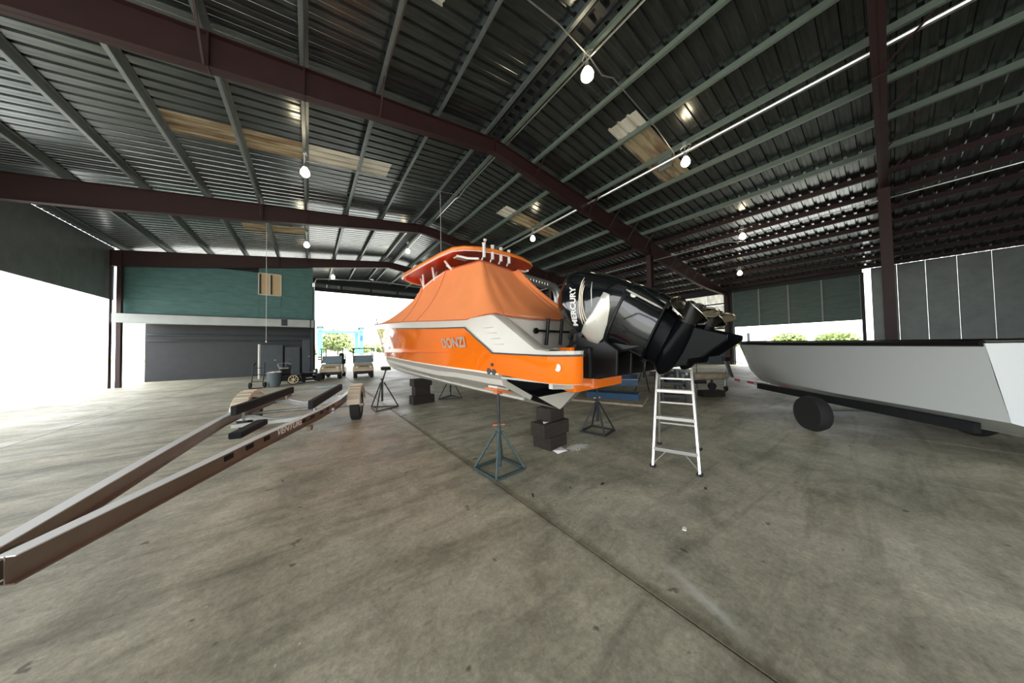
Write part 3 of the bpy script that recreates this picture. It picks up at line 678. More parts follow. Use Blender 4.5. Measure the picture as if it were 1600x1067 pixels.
full = [r+[star(p, k, nb-2-i) for i, p in enumerate(reversed(r[1:-1]))] for k, r in enumerate(rings)]
cb.loft(full, True, False); cv = cb.build('cover_canvas', 'canvas', cover, smooth=True, angle=80)
sd = cv.modifiers.new('thick', 'SOLIDIFY'); sd.thickness = .008; sd.offset = -1
ss = cv.modifiers.new('smooth', 'SUBSURF'); ss.levels = 1; ss.render_levels = 2
for j0, j1 in ((24, 27), (18, 16), (39, 39)):
    pts = [rings[k][round(lerp(j0, j1, k/(NT-1)))]*1 for k in range(NT)]
    pts = [rings[k][int(lerp(j0, j1, k/(NT-1)))].lerp(rings[k][min(nb-1, int(lerp(j0, j1, k/(NT-1)))+1)], lerp(j0, j1, k/(NT-1)) % 1) for k in range(NT)]
    MB().tube([p+Vector((-.004, -.001, .002)) for p in pts], .0065, 5).build('cover_seam', 'seam', cover, smooth=True)
MB().tube([p+Vector((-.006, -.002, 0)) for p in rings[0]], .010, 6).build('cover_hem', 'seam', cover, smooth=True)
MB().tube([p+Vector((0, 0, .004)) for p in rings[-1]], .010, 6).build('cover_hem', 'seam', cover, smooth=True)
# orange cover for the far motor, seen behind the near cowl
# ------------------------------------------------------------------ outboard motors
TH = R(63); MO = Vector((0, .30, 2.0))
D_ = Vector((0, -math.sin(TH), -math.cos(TH))); A_ = Vector((0, -math.cos(TH), math.sin(TH)))
def sect(a, b0, b1, wv, n=32, e=3.0):
    bc, B = (b0+b1)/2, (b1-b0)/2; out = []
    for k in range(n):
        t = 2*math.pi*k/n; c, s = math.cos(t), math.sin(t)
        out.append(Vector((wv*math.copysign(abs(s)**(2/e), s), a, bc+B*math.copysign(abs(c)**(2/e), c))))
    return out
COWL = [(-.475, .06, .22, .08), (-.467, .0, .32, .17), (-.445, -.06, .40, .235), (-.39, -.12, .46, .275), (-.28, -.185, .505, .30), (-.13, -.235, .53, .31), (.05, -.28, .54, .315), (.20, -.30, .54, .305), (.30, -.295, .53, .275), (.38, -.28, .52, .235)]
def cowl_w(a, b):
    for p, q in zip(COWL, COWL[1:]):
        if p[0] <= a <= q[0]:
            k = (a-p[0])/(q[0]-p[0]); b0, b1, wv = (p[i]+(q[i]-p[i])*k for i in (1, 2, 3)); break
    else: b0, b1, wv = COWL[-1][1:]
    x = min(.999, abs((b-(b0+b1)/2)/((b1-b0)/2))); return wv*(1-x**3.0)**(1/3.0)
def mt(p): return MO+Vector((p.x, 0, 0))+D_*p.y+A_*p.z      # (side, along leg, aft) -> boat frame
def motor(vs, label):
    o = empty('outboard_motor', BO, BA, label=label, cat='outboard motor', group='tilted outboard motors')
    o.location = Vector(BO)+Vector((math.cos(BA)*vs, math.sin(BA)*vs, 0))
    MB().loft([sect(*c) for c in COWL], True, True).xf(mt).build('cowling', 'black', o, smooth=True, angle=60)
    MB().loft([sect(.378, -.27, .515, .228), sect(.40, -.26, .515, .222)], True, True).xf(mt).build('cowl_seal', 'blackm', o)
    MID = [(.40, -.235, .515, .20), (.47, -.22, .505, .17), (.6, -.21, .47, .14), (.72, -.20, .43, .12), (.81, -.19, .41, .105)]
    MB().loft([sect(*c, 24, 2.3) for c in MID], True, True).xf(mt).build('midsection', 'black', o, smooth=True, angle=60)
    # bright reflection on the lower cowl, shaped as raised silver panels
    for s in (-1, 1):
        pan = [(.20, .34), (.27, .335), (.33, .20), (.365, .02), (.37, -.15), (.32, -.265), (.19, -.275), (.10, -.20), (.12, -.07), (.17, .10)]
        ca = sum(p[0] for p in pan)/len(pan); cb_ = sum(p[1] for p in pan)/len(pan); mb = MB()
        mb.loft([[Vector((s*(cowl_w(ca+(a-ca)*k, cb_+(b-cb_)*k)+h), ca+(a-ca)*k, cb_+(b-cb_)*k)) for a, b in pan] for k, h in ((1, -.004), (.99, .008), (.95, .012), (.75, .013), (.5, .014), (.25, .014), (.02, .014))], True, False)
        mb.xf(mt).build('cowl_reflection', 'silver', o, smooth=True, angle=60)
        # pinstripes
        for q, (ln, off) in enumerate(((.52, 0), (.46, .03), (.40, .06))):
            pts = [Vector((s*(cowl_w(a, b)+.002), a, b)) for a, b in ((.06+off-.24*x+.10*abs(2*x-1)**2*.5, -.10+ln*x+q*.02) for x in [i/8 for i in range(9)])]
            MB().tube(pts, [.001]+[.006]*7+[.001], 5).xf(mt).build('pin_stripe', 'gold', o)
        mark = [(.0+.3*x, .40-.62*x*.9) for x in [i/6 for i in range(4)]]
        MB().tube([Vector((s*(cowl_w(a, b)+.002), a, b)) for a, b in mark], [.001, .005, .005, .001], 5).xf(mt).build('badge_stripe', 'decal', o)
        tx = text_mb('MERCURY', .115, .95, .0015, .15, .004)
        def tpos(p):
            x = p.x if s < 0 else -p.x
            a = -.10+x*-.46-p.y*.868; b = .05+x*.85-p.y*(.496)
            return Vector((s*(cowl_w(a, b)+.003+p.z), a, b))
        tx.xf(tpos).xf(mt).build('brand_lettering', 'decal', o)
        MB().lathe([(.034, 0), (.034, .006), (.02, .008)], (0, 0, 0), 12, 'x').xf(lambda p: Vector((s*(.14+p.x), .46+p.y, .40+p.z*.6))).xf(mt).build('badge', 'decal', o)
        # silver line along each side of the leg
        MB().tube([Vector((s*(.185-.095*k), .34+.45*k, .44-.07*k)) for k in [i/6 for i in range(7)]], [.004]+[.011]*5+[.004], 6).xf(mt).build('leg_line', 'silver', o, smooth=True)
    # gearcase
    MB().prism([(-.20, -.10), (-.06, -.14), (.46, -.135), (.46, .135), (-.06, .14), (-.20, .10), (-.24, 0)], .80, .825, 'y').xf(lambda p: Vector((p.z, p.y, p.x))).xf(mt).build('anti_ventilation_plate', 'lower', o, bevel=.006)
    MB().loft([sect(.81, -.19, .40, .10, 20, 2.2), sect(.89, -.20, .38, .085, 20, 2.2), sect(1.0, -.20, .31, .085, 20, 2.0)], True, True).xf(mt).build('gearcase_strut', 'lower', o, smooth=True)
    TR = [(-.27, .012), (-.25, .04), (-.20, .075), (-.10, .10), (.03, .11), (.2, .105), (.32, .09)]
    MB().lathe([(r, h) for h, r in TR], (0, 1.01, 0), 20).xf(mt).build('torpedo', 'lower', o, smooth=True)
    MB().lathe([(.082, .32), (.078, .52), (.066, .52), (.064, .40), (.01, .40)], (0, 1.01, 0), 18).xf(mt).build('propeller_hub', 'blackm', o, smooth=True)
    MB().prism([(-.16, 1.02), (.30, 1.06), (.345, 1.36), (.30, 1.38), (.06, 1.27), (.0, 1.19), (-.06, 1.20), (-.14, 1.10)], -.018, .018, 'x').xf(lambda p: Vector((p.x, p.z, p.y))).xf(mt).build('skeg', 'lower', o, bevel=.008)
    MB().box(-.012, .012, .84, .92, .36, .44).xf(mt).build('trim_tab', 'silver', o)
    for k in range(4):
        mb = MB(); rows = []
        for i in range(11):
            t = i/10; r = .07+.15*t; ring = []
            ch_ = .86*math.sqrt(max(.02, 1-(abs(t-.42)/.60)**2.6)); pitch = .20*(1-.30*t)
            for j in range(9):
                q = j/8-.5; an = q*ch_*1.75+.55*t; h = .42+q*pitch*ch_/.86+.05*t
                ring.append(Vector((r*math.cos(an), 1.01+r*math.sin(an), h)))
            rows.append(ring)
        mb.loft(rows, False, False)
        c_, s_ = math.cos(k*math.pi/2+.5), math.sin(k*math.pi/2+.5)
        mb.xf(lambda p: Vector((p.x*c_-(p.y-1.01)*s_, 1.01+p.x*s_+(p.y-1.01)*c_, p.z))).xf(mt)
        pb = mb.build('propeller_blade', 'steel', o, smooth=True); z_ = pb.modifiers.new('thick', 'SOLIDIFY'); z_.thickness = .008
    # clamp bracket on the transom, swivel and tilt ram
    for s in (-1, 1):
        MB().prism([(.43, 1.22), (.12, 1.22), (-.10, 1.27), (-.12, 1.56), (.02, 1.66), (.22, 1.82), (.43, 1.76)], s*.17-.018, s*.17+.018, 'x').build('clamp_bracket', 'blackm', o, bevel=.01)
        MB().tube([(s*.10, .30, 1.30), (s*.08, -.02, 1.62)], .028, 10).build('tilt_ram', 'blackm', o)
        MB().tube([(s*.08, -.02, 1.62), (s*.07, -.16, 1.76)], .014, 8).build('ram_rod', 'conduit', o)
    MB().box(-.24, .24, .20, .425, 1.22, 1.60).build('mount_plate', 'blackm', o, bevel=.02)
    MB().prism([(.30, 1.62), (.40, 1.80), (.22, 1.95), (-.30, 1.72), (-.34, 1.58), (.0, 1.52)], -.10, .10, 'x').build('swivel_bracket', 'blackm', o, bevel=.02)
    MB().tube([(-.24, .33, 1.75), (.24, .33, 1.75)], .03, 12).build('tilt_tube', 'blackm', o)
    MB().tube([(-.06, .62, 1.72), (-.10, .55, 1.80), (-.06, .42, 1.82), (0, .30, 1.86)], .03, 8).build('rigging_hose', 'rubber', o, smooth=True)
    MB().tube([(.05, .75, 1.60), (.02, .60, 1.66), (.02, .48, 1.70), (.05, .36, 1.84)], .022, 8).build('rigging_hose', 'rubber', o, smooth=True)
    return o
motor(-.36, 'nearer black outboard motor tilted up at the stern, white lettering on its cowling')
motor(.36, 'farther black outboard motor tilted up, mostly hidden behind the nearer one')

# ------------------------------------------------------------------ boat stands
def stand(name, c, ztop, top, label, m='teal', rz=0., spread=.24, stem=.50, padm='pad', legs=4, tilt=(0, 0)):
    o = empty(name, (c[0], c[1], 0), rz, label=label, cat='boat stand', group='boat stands')
    feet = []
    for k in range(legs):
        a = R(45)+k*2*math.pi/legs; f = (spread*1.414*math.cos(a), spread*1.414*math.sin(a)); feet.append(f)
        MB().tube([(f[0], f[1], .015), (f[0]*.12, f[1]*.12, stem)], .017, 8).build('leg', m, o, smooth=True)
    for k in range(legs):
        a, b = feet[k], feet[(k+1) % legs]; MB().bar((a[0], a[1], .02), (b[0], b[1], .02), .03, .03).build('base_rail', m, o)
    MB().tube([(0, 0, .04 if m == 'teal' else .2), (0, 0, stem+.06)], .028, 12).build('sleeve', m, o, smooth=True)
    MB().tube([(0, 0, stem), (tilt[0], tilt[1], ztop-.06)], .019, 10).build('screw_rod', 'stand_dk', o, smooth=True)
    MB().tube([(-.075, .03, stem+.09), (.075, -.03, stem+.085)], .011, 8).build('adjuster_handle', padm, o)
    MB().lathe([(.028, 0), (.028, .04)], (0, 0, stem+.07), 10).build('adjuster_nut', m, o)
    pd = MB().box(-.13, .13, -.13, .13, -.03, .0).box(-.05, .05, -.05, .05, -.06, -.03).build('top_pad', padm, o, bevel=.008); pd.location = (tilt[0], tilt[1], ztop); pd.rotation_euler = top
    bl = MB().box(-.1, .1, -.1, .1, 0, .03).build('pad_block', 'gel', o, bevel=.004); bl.location = (tilt[0], tilt[1], ztop); bl.rotation_euler = top
    return o
stand('boat_stand', (2.03, 3.10), 1.06, (0, R(14), 0), 'teal four-legged boat stand with orange pad, nearest under the port quarter', rz=R(5), stem=.50)
stand('boat_stand', (4.38, 3.29), 1.02, (0, R(-14), 0), 'black four-legged boat stand under the far side of the stern by the ladder', 'stand_dk', R(12), .23, .55, 'gel')
stand('boat_stand', (1.62, 8.35), 1.10, (0, R(20), 0), 'black tripod boat stand under the near side of the bow', 'stand_dk', R(75), .30, .72, 'stand_dk', 3, (.28, -.08))
stand('boat_stand', (3.75, 8.6), 1.1, (0, R(-20), 0), 'black tripod boat stand under the far side of the bow behind the timber blocks', 'stand_dk', R(20), .30, .62, 'stand_dk', 3)
def block(c, rz, sx, sy, z0, z1, label, grp):
    o = MB().box(-sx/2, sx/2, -sy/2, sy/2, 0, z1-z0).build('timber_block', 'timber', None, bevel=.012); o.location = (c[0], c[1], z0); o.rotation_euler = (0, 0, rz); tag(o, label, 'timber block', grp)
G1, G2 = 'timber blocks under the stern', 'timber blocks under the bow'
block((3.18, 3.33), R(8), .44, .36, 0, .20, 'lowest dark timber block under the boat keel at the stern, beside the paper scrap', G1)
block((3.16, 3.30), R(4), .60, .30, .20, .42, 'middle wide dark timber block of the stern stack', G1)
block((3.22, 3.36), R(10), .38, .30, .42, .625, 'topmost dark timber block of the stern stack, touching the keel', G1)
block((2.74, 8.40), R(6), .66, .34, 0, .25, 'lowest wide dark timber block under the bow', G2)
block((2.72, 8.42), R(3), .46, .32, .25, .52, 'middle dark timber block of the bow stack', G2)
block((2.72, 8.42), R(8), .58, .30, .52, .74, 'topmost dark timber block of the bow stack', G2)

# ------------------------------------------------------------------ step ladder
LA, LB, LC, LD = Vector((3.66, 1.89, 0)), Vector((3.84, 1.41, 0)), Vector((4.58, 2.25, 0)), Vector((4.79, 1.75, 0))
lc = (LA+LB+LC+LD)/4; e = (LB-LA).normalized(); fr = ((LA+LB)/2-lc)
lad = empty('step_ladder', lc, label='aluminium step ladder standing under the raised motors', cat='ladder')
H_ = 1.74
def top_of(s, front): return Vector((0, 0, H_))+e*.18*s+fr*(.12 if front else -.10)
rails = {}
for nm, P, s, fnt in (('a', LA, -1, 1), ('b', LB, 1, 1), ('c', LC, -1, 0), ('d', LD, 1, 0)):
    b0 = P-lc; rails[nm] = (b0, top_of(s, fnt))
    MB().bar(b0+Vector((0, 0, .02)), rails[nm][1], .026, .062 if fnt else .045, up=fr).build('side_rail', 'alu', lad)
    MB().box(b0.x-.03, b0.x+.03, b0.y-.03, b0.y+.03, 0, .035).build('rail_foot', 'rubber', lad, bevel=.006)
def on(nm, z): a, b = rails[nm]; return a.lerp(b, z/H_)
for z in (.235, .63, .98, 1.30): MB().bar(on('a', z), on('b', z), .08, .045, up=(0, 0, 1)).build('tread', 'alu', lad, bevel=.004)
for z in (.38, .72, 1.1): MB().bar(on('c', z), on('d', z), .022, .022).build('rear_bar', 'alu', lad)
for q, r_ in (('a', 'b'), ('b', 'a')):
    MB().bar(on(q, .05), on(q, .225).lerp(on(r_, .225), .3), .02, .008).build('corner_brace', 'alu', lad)
for q, r_ in (('c', 'd'), ('d', 'c')): MB().bar(on(q, .2), on(q, .37).lerp(on(r_, .37), .35), .02, .008).build('corner_brace', 'stand_dk', lad)
MB().bar(on('a', .9), on('c', .9), .02, .01).build('spreader', 'alu', lad); MB().bar(on('b', .9), on('d', .9), .02, .01).build('spreader', 'alu', lad)
tc_ = MB().box(-.24, .24, -.13, .13, 0, .04).build('top_cap', 'alu', lad, bevel=.01); tc_.location = (0, 0, H_); tc_.rotation_euler = (0, 0, math.atan2(e.y, e.x))

# ------------------------------------------------------------------ empty boat trailer at left
tr_ = empty('boat_trailer', (.14, 8.47, 0), -math.atan2(.25, .968), label='empty boat trailer with black carpeted bunks and beige fender, left of the boat', cat='trailer')
for s in (-1, 1):
    line = [(s*.74, .75, .53), (s*.745, -1.5, .53), (s*.645, -2.55, .53), (s*.38, -4.05, .53), (s*.07, -5.9, .50)]
    for a, b in zip(line, line[1:]):
        d = (Vector(b)-Vector(a)).normalized()*.01
        MB().bar(Vector(a)-d, Vector(b)+d, .006, .15).build('main_beam', 'plank', tr_)
        for zz in (-.072, .072): MB().bar(Vector(a)-d+Vector((0, 0, zz)), Vector(b)+d+Vector((0, 0, zz)), .085, .008).build('beam_flange', 'wtape' if zz > 0 else 'plank', tr_)
    # black reflector plates along the beam
    for k, t0 in enumerate((.12, .30, .62)):
        a, b = Vector(line[2]), Vector(line[3]); p = a.lerp(b, t0 if k < 2 else .86); q = a.lerp(b, (t0 if k < 2 else .86)+.065)
        MB().bar(p+Vector((s*.008, 0, .01)), q+Vector((s*.008, 0, .01)), .008, .05).build('reflector_plate', 'blackm', tr_)
    for t0 in (.25, .55, .85):
        a, b = Vector(line[1]), Vector(line[2]); p = a.lerp(b, t0); q = a.lerp(b, t0+.1)
        MB().bar(p+Vector((s*.008, 0, .01)), q+Vector((s*.008, 0, .01)), .008, .05).build('reflector_plate', 'blackm', tr_)
    a, b = Vector(line[3]), Vector(line[4])
    for t0 in (.04, .2): MB().bar(a.lerp(b, t0)+Vector((s*.008, 0, .01)), a.lerp(b, t0+.06)+Vector((s*.008, 0, .01)), .008, .05).build('reflector_plate', 'blackm', tr_)
    # bunks with posts
    bk = MB().box(-.04, .04, -2.5, .02, -.075, .075).build('bunk', 'carpet', tr_, bevel=.012); bk.location = (s*.51, 0, .69)
    for y in (-2.1, -.2):
        MB().box(s*.51-.05, s*.51-.03, y-.03, y+.03, .45, .70).build('bunk_bracket', 'galv', tr_)
    # wheel, fender, hub
    for k_ in (0,):
        y = -.80; x = s*.98
        MB().lathe([(.20, -.10), (.30, -.105), (.335, -.085), (.34, 0), (.335, .085), (.30, .105), (.20, .10)], (x, y, .34), 28, 'x', False).build('tyre', 'rubber', tr_, smooth=True)
        MB().lathe([(.20, -.09), (.19, -.06), (.06, -.02), (.06, .05), (.19, .03), (.20, .09)], (x, y, .34), 20, 'x').build('wheel_rim', 'galv', tr_, smooth=True)
        MB().lathe([(.05, 0), (.05, .10), (.03, .12)], (x+s*.04, y, .34), 14, 'x').build('hub_cap', 'alu', tr_)
        fen = []
        for i in range(13):
            a_ = R(8)+R(164)*i/12; rr = .45; fen.append((y+rr*1.12*math.cos(a_), .36+rr*math.sin(a_)))
        mb = MB(); mb.loft([[(x-.13, a_, b_) for a_, b_ in fen], [(x-.13+.01, y+(a_-y)*1.02, b_+.012) for a_, b_ in fen], [(x+.12, y+(a_-y)*1.02, b_+.012) for a_, b_ in fen], [(x+.135, a_, b_-.04) for a_, b_ in fen]], False, False)
        fo = mb.build('fender', 'fender', tr_); z_ = fo.modifiers.new('thick', 'SOLIDIFY'); z_.thickness = .008
        for i in range(1, 12):
            a_, b_ = fen[i]; MB().box(x-.11, x+.11, y+(a_-y)*1.03-.012, y+(a_-y)*1.03+.012, b_+.012, b_+.022).build('fender_tread', 'fender', tr_)
def xmem(y, dip=.10, z=.46):
    pts = [(-.74, y, z), (-.5, y, z), (-.25, y, z-dip*.8), (0, y, z-dip), (.25, y, z-dip*.8), (.5, y, z), (.74, y, z)]
    for a, b in zip(pts, pts[1:]): MB().bar(Vector(a), Vector(b)+(Vector(b)-Vector(a))*.03, .05, .085).build('cross_member', 'galv', tr_)
xmem(-.25); xmem(-1.9)
MB().tube([(-.95, -.80, .34), (.95, -.80, .34)], .03, 10).build('axle', 'galv', tr_)
MB().bar((-.6, -2.35, .42), (.62, -2.15, .42), .05, .06).build('torsion_bar', 'galv', tr_)
MB().box(-.20, -.05, -3.35, -2.55, .44, .53).xf(lambda p: p).build('step_pad', 'carpet', tr_, bevel=.02)
MB().box(-.045, .045, -7.1, -5.7, .45, .55).build('tongue', 'plank', tr_); MB().box(-.06, .06, -7.35, -7.05, .46, .56).build('coupler', 'galv', tr_, bevel=.02)
MB().tube([(.1, -6.6, .03), (.1, -6.6, .95)], .03, 10).build('jack_post', 'galv', tr_); MB().lathe([(.09, -.03), (.1, 0), (.09, .03)], (.1, -6.6, .10), 16, 'x').build('jack_wheel', 'rubber', tr_)
MB().box(.60, .66, -3.05, -2.95, .38, .45).build('side_marker', 'plank', tr_, bevel=.01)
tv = text_mb('VENTURE', .115, 1.25, .001, .25, .002)
def beam_pt(p):
    a, b = Vector((.645, -2.55, .53)), Vector((.38, -4.05, .53)); d = (b-a).normalized(); nrm = Vector((-d.y, d.x, 0)); nrm = nrm if nrm.x > 0 else -nrm
    return a.lerp(b, .56)-d*p.x+nrm*(.005+p.z)+Vector((0, 0, p.y+.01))
tv.xf(beam_pt).build('beam_lettering', 'paper', tr_)
MB().box(-.16, .16, -.008, .008, 0, .002).xf(lambda p: beam_pt(Vector((p.x+.50, p.y-.02, p.z)))).build('maker_plate', 'blackm', tr_)

# ------------------------------------------------------------------ silver extraction duct behind the boat
du = empty('extraction_duct', (7.45, 7.2, 0), label='silver spiral duct with elbow, seen between cover and motor', cat='duct')
pts = [(-2.6, 0, 4.03), (-2.0, 0, 4.0), (-.55, 0, 3.88), (-.25, 0, 3.83), (-.08, 0, 3.68), (-.02, 0, 3.45), (0, 0, 3.0), (0, 0, .3)]
MB().tube(pts, .14, 20).build('duct_pipe', 'galv', du, smooth=True)
for i in range(14): 
    x = -2.35+.13*i; z = 4.03-.083*(x+2.6); MB().lathe([(.142, -.012), (.150, 0), (.142, .012)], (x, 0, z), 18, 'x', False).build('duct_rib', 'alu', du)
MB().lathe([(.18, -.02), (.18, .02), (.12, .02), (.12, -.02)], (-2.62, 0, 4.03), 18, 'x', False).build('duct_collar', 'alu', du)
MB().box(-.35, .35, -.3, .3, 0, .6).build('fan_box', 'dark', du, bevel=.03)

# ------------------------------------------------------------------ right side: blue trailer beams, machine, white boat
bl = empty('blue_trailer', (7.4, 4.6, 0), R(0), label='low blue hydraulic boat trailer with long pale-edged beams behind the ladder', cat='trailer')
def bbeam(a, b, wd, ht, edge=True):
    MB().bar(a, b, wd, ht).build('blue_beam', 'blue', bl, bevel=.01)
    if edge: MB().bar(Vector(a)+Vector((0, 0, ht/2+.008)), Vector(b)+Vector((0, 0, ht/2+.008)), wd*.9, .016).build('pale_edge', 'bluee', bl)  # paler strip along the top of the beam
bbeam((-.3, 1.05, .12), (.28, -.30, .12), .45, .22, False)
bbeam((-.1, 2.0, .40), (1.25, .28, .40), .18, .2); bbeam((1.0, 3.0, .45), (2.6, 1.07, .45), .18, .2)
bbeam((.1, 1.3, .28), (2.0, 2.2, .28), .2, .2, False)
MB().box(-.6, .75, -.55, 1.45, .0, .05).xf(lambda p: Matrix.Rotation(R(22), 3, 'Z') @ p).build('base_board', 'tank', bl)
for x, y in ((.0, .9), (2.4, 1.5)): MB().lathe([(.1, -.07), (.2, -.07), (.22, 0), (.2, .07), (.1, .07)], (x-.5, y+.6, .22), 20, 'y').build('trailer_wheel', 'rubber', bl, smooth=True)
cr = empty('machine_stand', (9.1, 4.1, 0), R(32), label='dark welded steel machine stand with pale top rail, seen through the ladder', cat='machine stand')
for x in (-.9, 0, .9):
    for y in (-.3, .3): MB().box(x-.035, x+.035, y-.035, y+.035, 0, .82).build('stand_leg', 'dark', cr)
for z in (.45, .8):
    for y in (-.3, .3): MB().box(-.95, .95, y-.03, y+.03, z-.035, z+.035).build('stand_rail', 'bluee' if z > .7 else 'dark', cr)
MB().box(-.9, .9, -.28, .28, .12, .2).build('lower_shelf', 'dark', cr); MB().box(-.85, .85, -.26, .26, .48, .55).build('upper_shelf', 'dark', cr)
MB().box(.1, .8, -.2, .2, .55, .75).build('gear_box', 'dark', cr, bevel=.03); MB().lathe([(.11, 0), (.11, .3)], (-.5, 0, .62), 16, 'x').build('motor_barrel', 'dark', cr, smooth=True)
rb = MB().box(-.14, .14, -.11, .11, 0, .30).box(-.05, .05, -.02, .02, .30, .345).build('fuel_can', 'redp', None, bevel=.03); rb.location = (8.55, 4.62, .84); tag(rb, 'small red fuel can on the machine stand beside the ladder', 'fuel can')
ts_ = empty('tool_stand', (9.35, 5.05, 0), label='dark upright tripod tool stand with pale head behind the motor brackets', cat='tool stand')
for k in range(3): MB().tube([(.3*math.cos(k*2.1), .3*math.sin(k*2.1), .02), (0, 0, .9)], .02).build('stand_leg', 'dark', ts_)
MB().tube([(0, 0, .5), (0, 0, 1.25)], .03).build('stand_pole', 'dark', ts_); MB().lathe([(.04, 0), (.09, .05), (.09, .14), (.03, .2)], (0, 0, 1.15), 12).build('stand_head', 'plast', ts_, smooth=True)
tg = empty('trailer_tongue', (10.0, 3.36, 0), R(140), label='weathered tan trailer tongue resting on a jack wheel and wood block', cat='trailer tongue')
MB().loft([sect(-.55, -.09, .10, .10, 14), sect(-.4, -.11, .12, .16, 14), sect(.2, -.11, .12, .19, 14), sect(.5, -.11, .12, .2, 14)], True, True).xf(lambda p: Vector((p.y, p.x, p.z+.62))).build('tongue_beam', 'tank', tg, smooth=True)
MB().box(-.2, .1, -.2, -.12, .42, .53).build('beam_clamp', 'plast', tg); MB().box(.1, .45, -.15, .1, .40, .52).build('under_box', 'dark', tg)
MB().tube([(-.12, 0, .3), (-.12, 0, .55)], .035).build('jack_post', 'dark', tg); MB().lathe([(.05, -.04), (.11, -.04), (.12, 0), (.11, .04), (.05, .04)], (-.12, 0, .31), 18, 'y').build('jack_wheel', 'rubber', tg, smooth=True)
wb = MB().box(-.34, .34, -.14, .14, 0, .19).build('wood_block', 'timber', None, bevel=.01); wb.location = (10.05, 3.30, 0); wb.rotation_euler = (0, 0, R(-36)); tag(wb, 'brown wood block under the jack wheel of the tan tongue', 'timber block')
mp = conduit('thin_pole', [(11.6, 4.25, 0), (11.6, 4.25, 1.35)], .012, 'thin upright rod standing behind the tan trailer tongue', 'dark', 'rod')
# white boat on galvanised trailer at the right edge
wbt = empty('white_boat', (11.1, 2.82, 0), R(-46.2), label='white boat hull on a trailer at the right edge, bow towards the motors', cat='boat')
# local: +y forward(bow at y=0), hull runs to -y
st = [(0.0, .015, 1.66, .01, 1.45), (-.35, .22, 1.655, .04, 1.05), (-.9, .52, 1.64, .16, .78), (-1.7, .86, 1.62, .48, .66), (-2.8, 1.08, 1.60, .82, .62), (-4.2, 1.18, 1.58, .98, .60), (-6.2, 1.20, 1.56, 1.02, .60)]
stem_y = [0, .0, 0, 0, 0, 0, 0]
def rows_w(f): return [f(q) for q in st]
mbw = MB()
for s in (-1, 1):
    mbw.loft([[(s*q[1], q[0], q[2]) for q in st], [(s*(q[1]*.55+q[3]*.45), q[0]-.0, q[2]*.5+(q[4]+.12)*.5) for q in st], [(s*q[3], q[0], q[4]+.12) for q in st], [(s*.01, q[0]-(.12 if q[0] > -.5 else 0), q[4]-.22 if q[0] < -.3 else q[4]-.05) for q in st]], False, False)
mbw.add([(-1.2, -6.2, 1.56), (1.2, -6.2, 1.56), (1.02, -6.2, .72), (0, -6.2, .38), (-1.02, -6.2, .72)], [(0, 1, 2, 3, 4)]).build('hull', 'whiteb', wbt, smooth=True, angle=45)
for s in (-1, 1): MB().tube([(s*(q[1]+.01), q[0]+.01, q[2]) for q in st], .035, 8).build('rub_rail', 'blackm', wbt, smooth=True)
MB().add([(s*q[1], q[0], q[2]+.01) for q in st for s in (-1, 1)], [(2*i, 2*i+1, 2*i+3, 2*i+2) for i in range(len(st)-1)]).build('deck', 'gel', wbt)
nt_ = text_mb('NY', .11, 1.3, .001)
# registration letters on the port bow
def reg(p):
    y = -.80-p.x
    for a, b in zip(st, st[1:]):
        if b[0] <= y <= a[0]:
            k = (y-a[0])/(b[0]-a[0]); w1 = a[1]+(b[1]-a[1])*k; w2 = a[3]+(b[3]-a[3])*k; z1 = a[2]+(b[2]-a[2])*k; z2 = a[4]+.12+(b[4]-a[4])*k; break
    wm = w1*.55+w2*.45; zm = z1*.5+z2*.5; z = 1.52+p.y; f_ = (z1-z)/(z1-zm)
    return Vector((-(w1+(wm-w1)*f_+.008+p.z), y, z))
nt_.xf(reg).build('registration_lettering', 'blackm', wbt)
wtr = empty('boat_trailer', (11.95, 3.66, 0), math.atan2(-.69, -.72), label='galvanised trailer with red and white reflective tape under the white boat', cat='trailer')
# local +x runs from the coupler back under the boat
MB().box(0, 7.6, -.05, .05, .40, .50).build('tongue_beam', 'wtape', wtr)
for k in range(9):
    for s in (-1, 1): MB().box(1.0+.62*k, 1.0+.62*k+.27, s*.053-.004, s*.053+.004, .42, .48).build('reflector_tape', 'rtape', wtr)
MB().box(-.3, .05, -.06, .06, .42, .52).build('coupler', 'galv', wtr, bevel=.02)
MB().bar((.75, 0, .5), (.45, 0, 1.05), .09, .09).build('winch_post', 'galv', wtr); MB().box(.36, .56, -.09, .09, 1.03, 1.17).build('winch', 'dark', wtr, bevel=.02)
MB().tube([(.55, .0, 1.10), (1.35, 0, .98)], .012, 6).build('winch_strap', 'dark', wtr)
MB().tube([(.62, -.12, .12), (.62, -.12, .75)], .03, 10).build('jack_post', 'galv', wtr); MB().lathe([(.08, -.03), (.1, 0), (.08, .03)], (.62, -.12, .1), 16, 'y').build('jack_wheel', 'rubber', wtr)
MB().box(5.2, 5.3, -1.1, 1.1, .3, .38).build('axle', 'galv', wtr)
for s in (-1, 1):
    MB().lathe([(.18, -.09), (.29, -.095), (.32, 0), (.29, .095), (.18, .09)], (5.25, s*1.15, .32), 24, 'y').build('tyre', 'rubber', wtr, smooth=True)
    MB().box(3.0, 6.8, s*.6-.04, s*.6+.04, .45, .58).build('bunk', 'carpet', wtr)

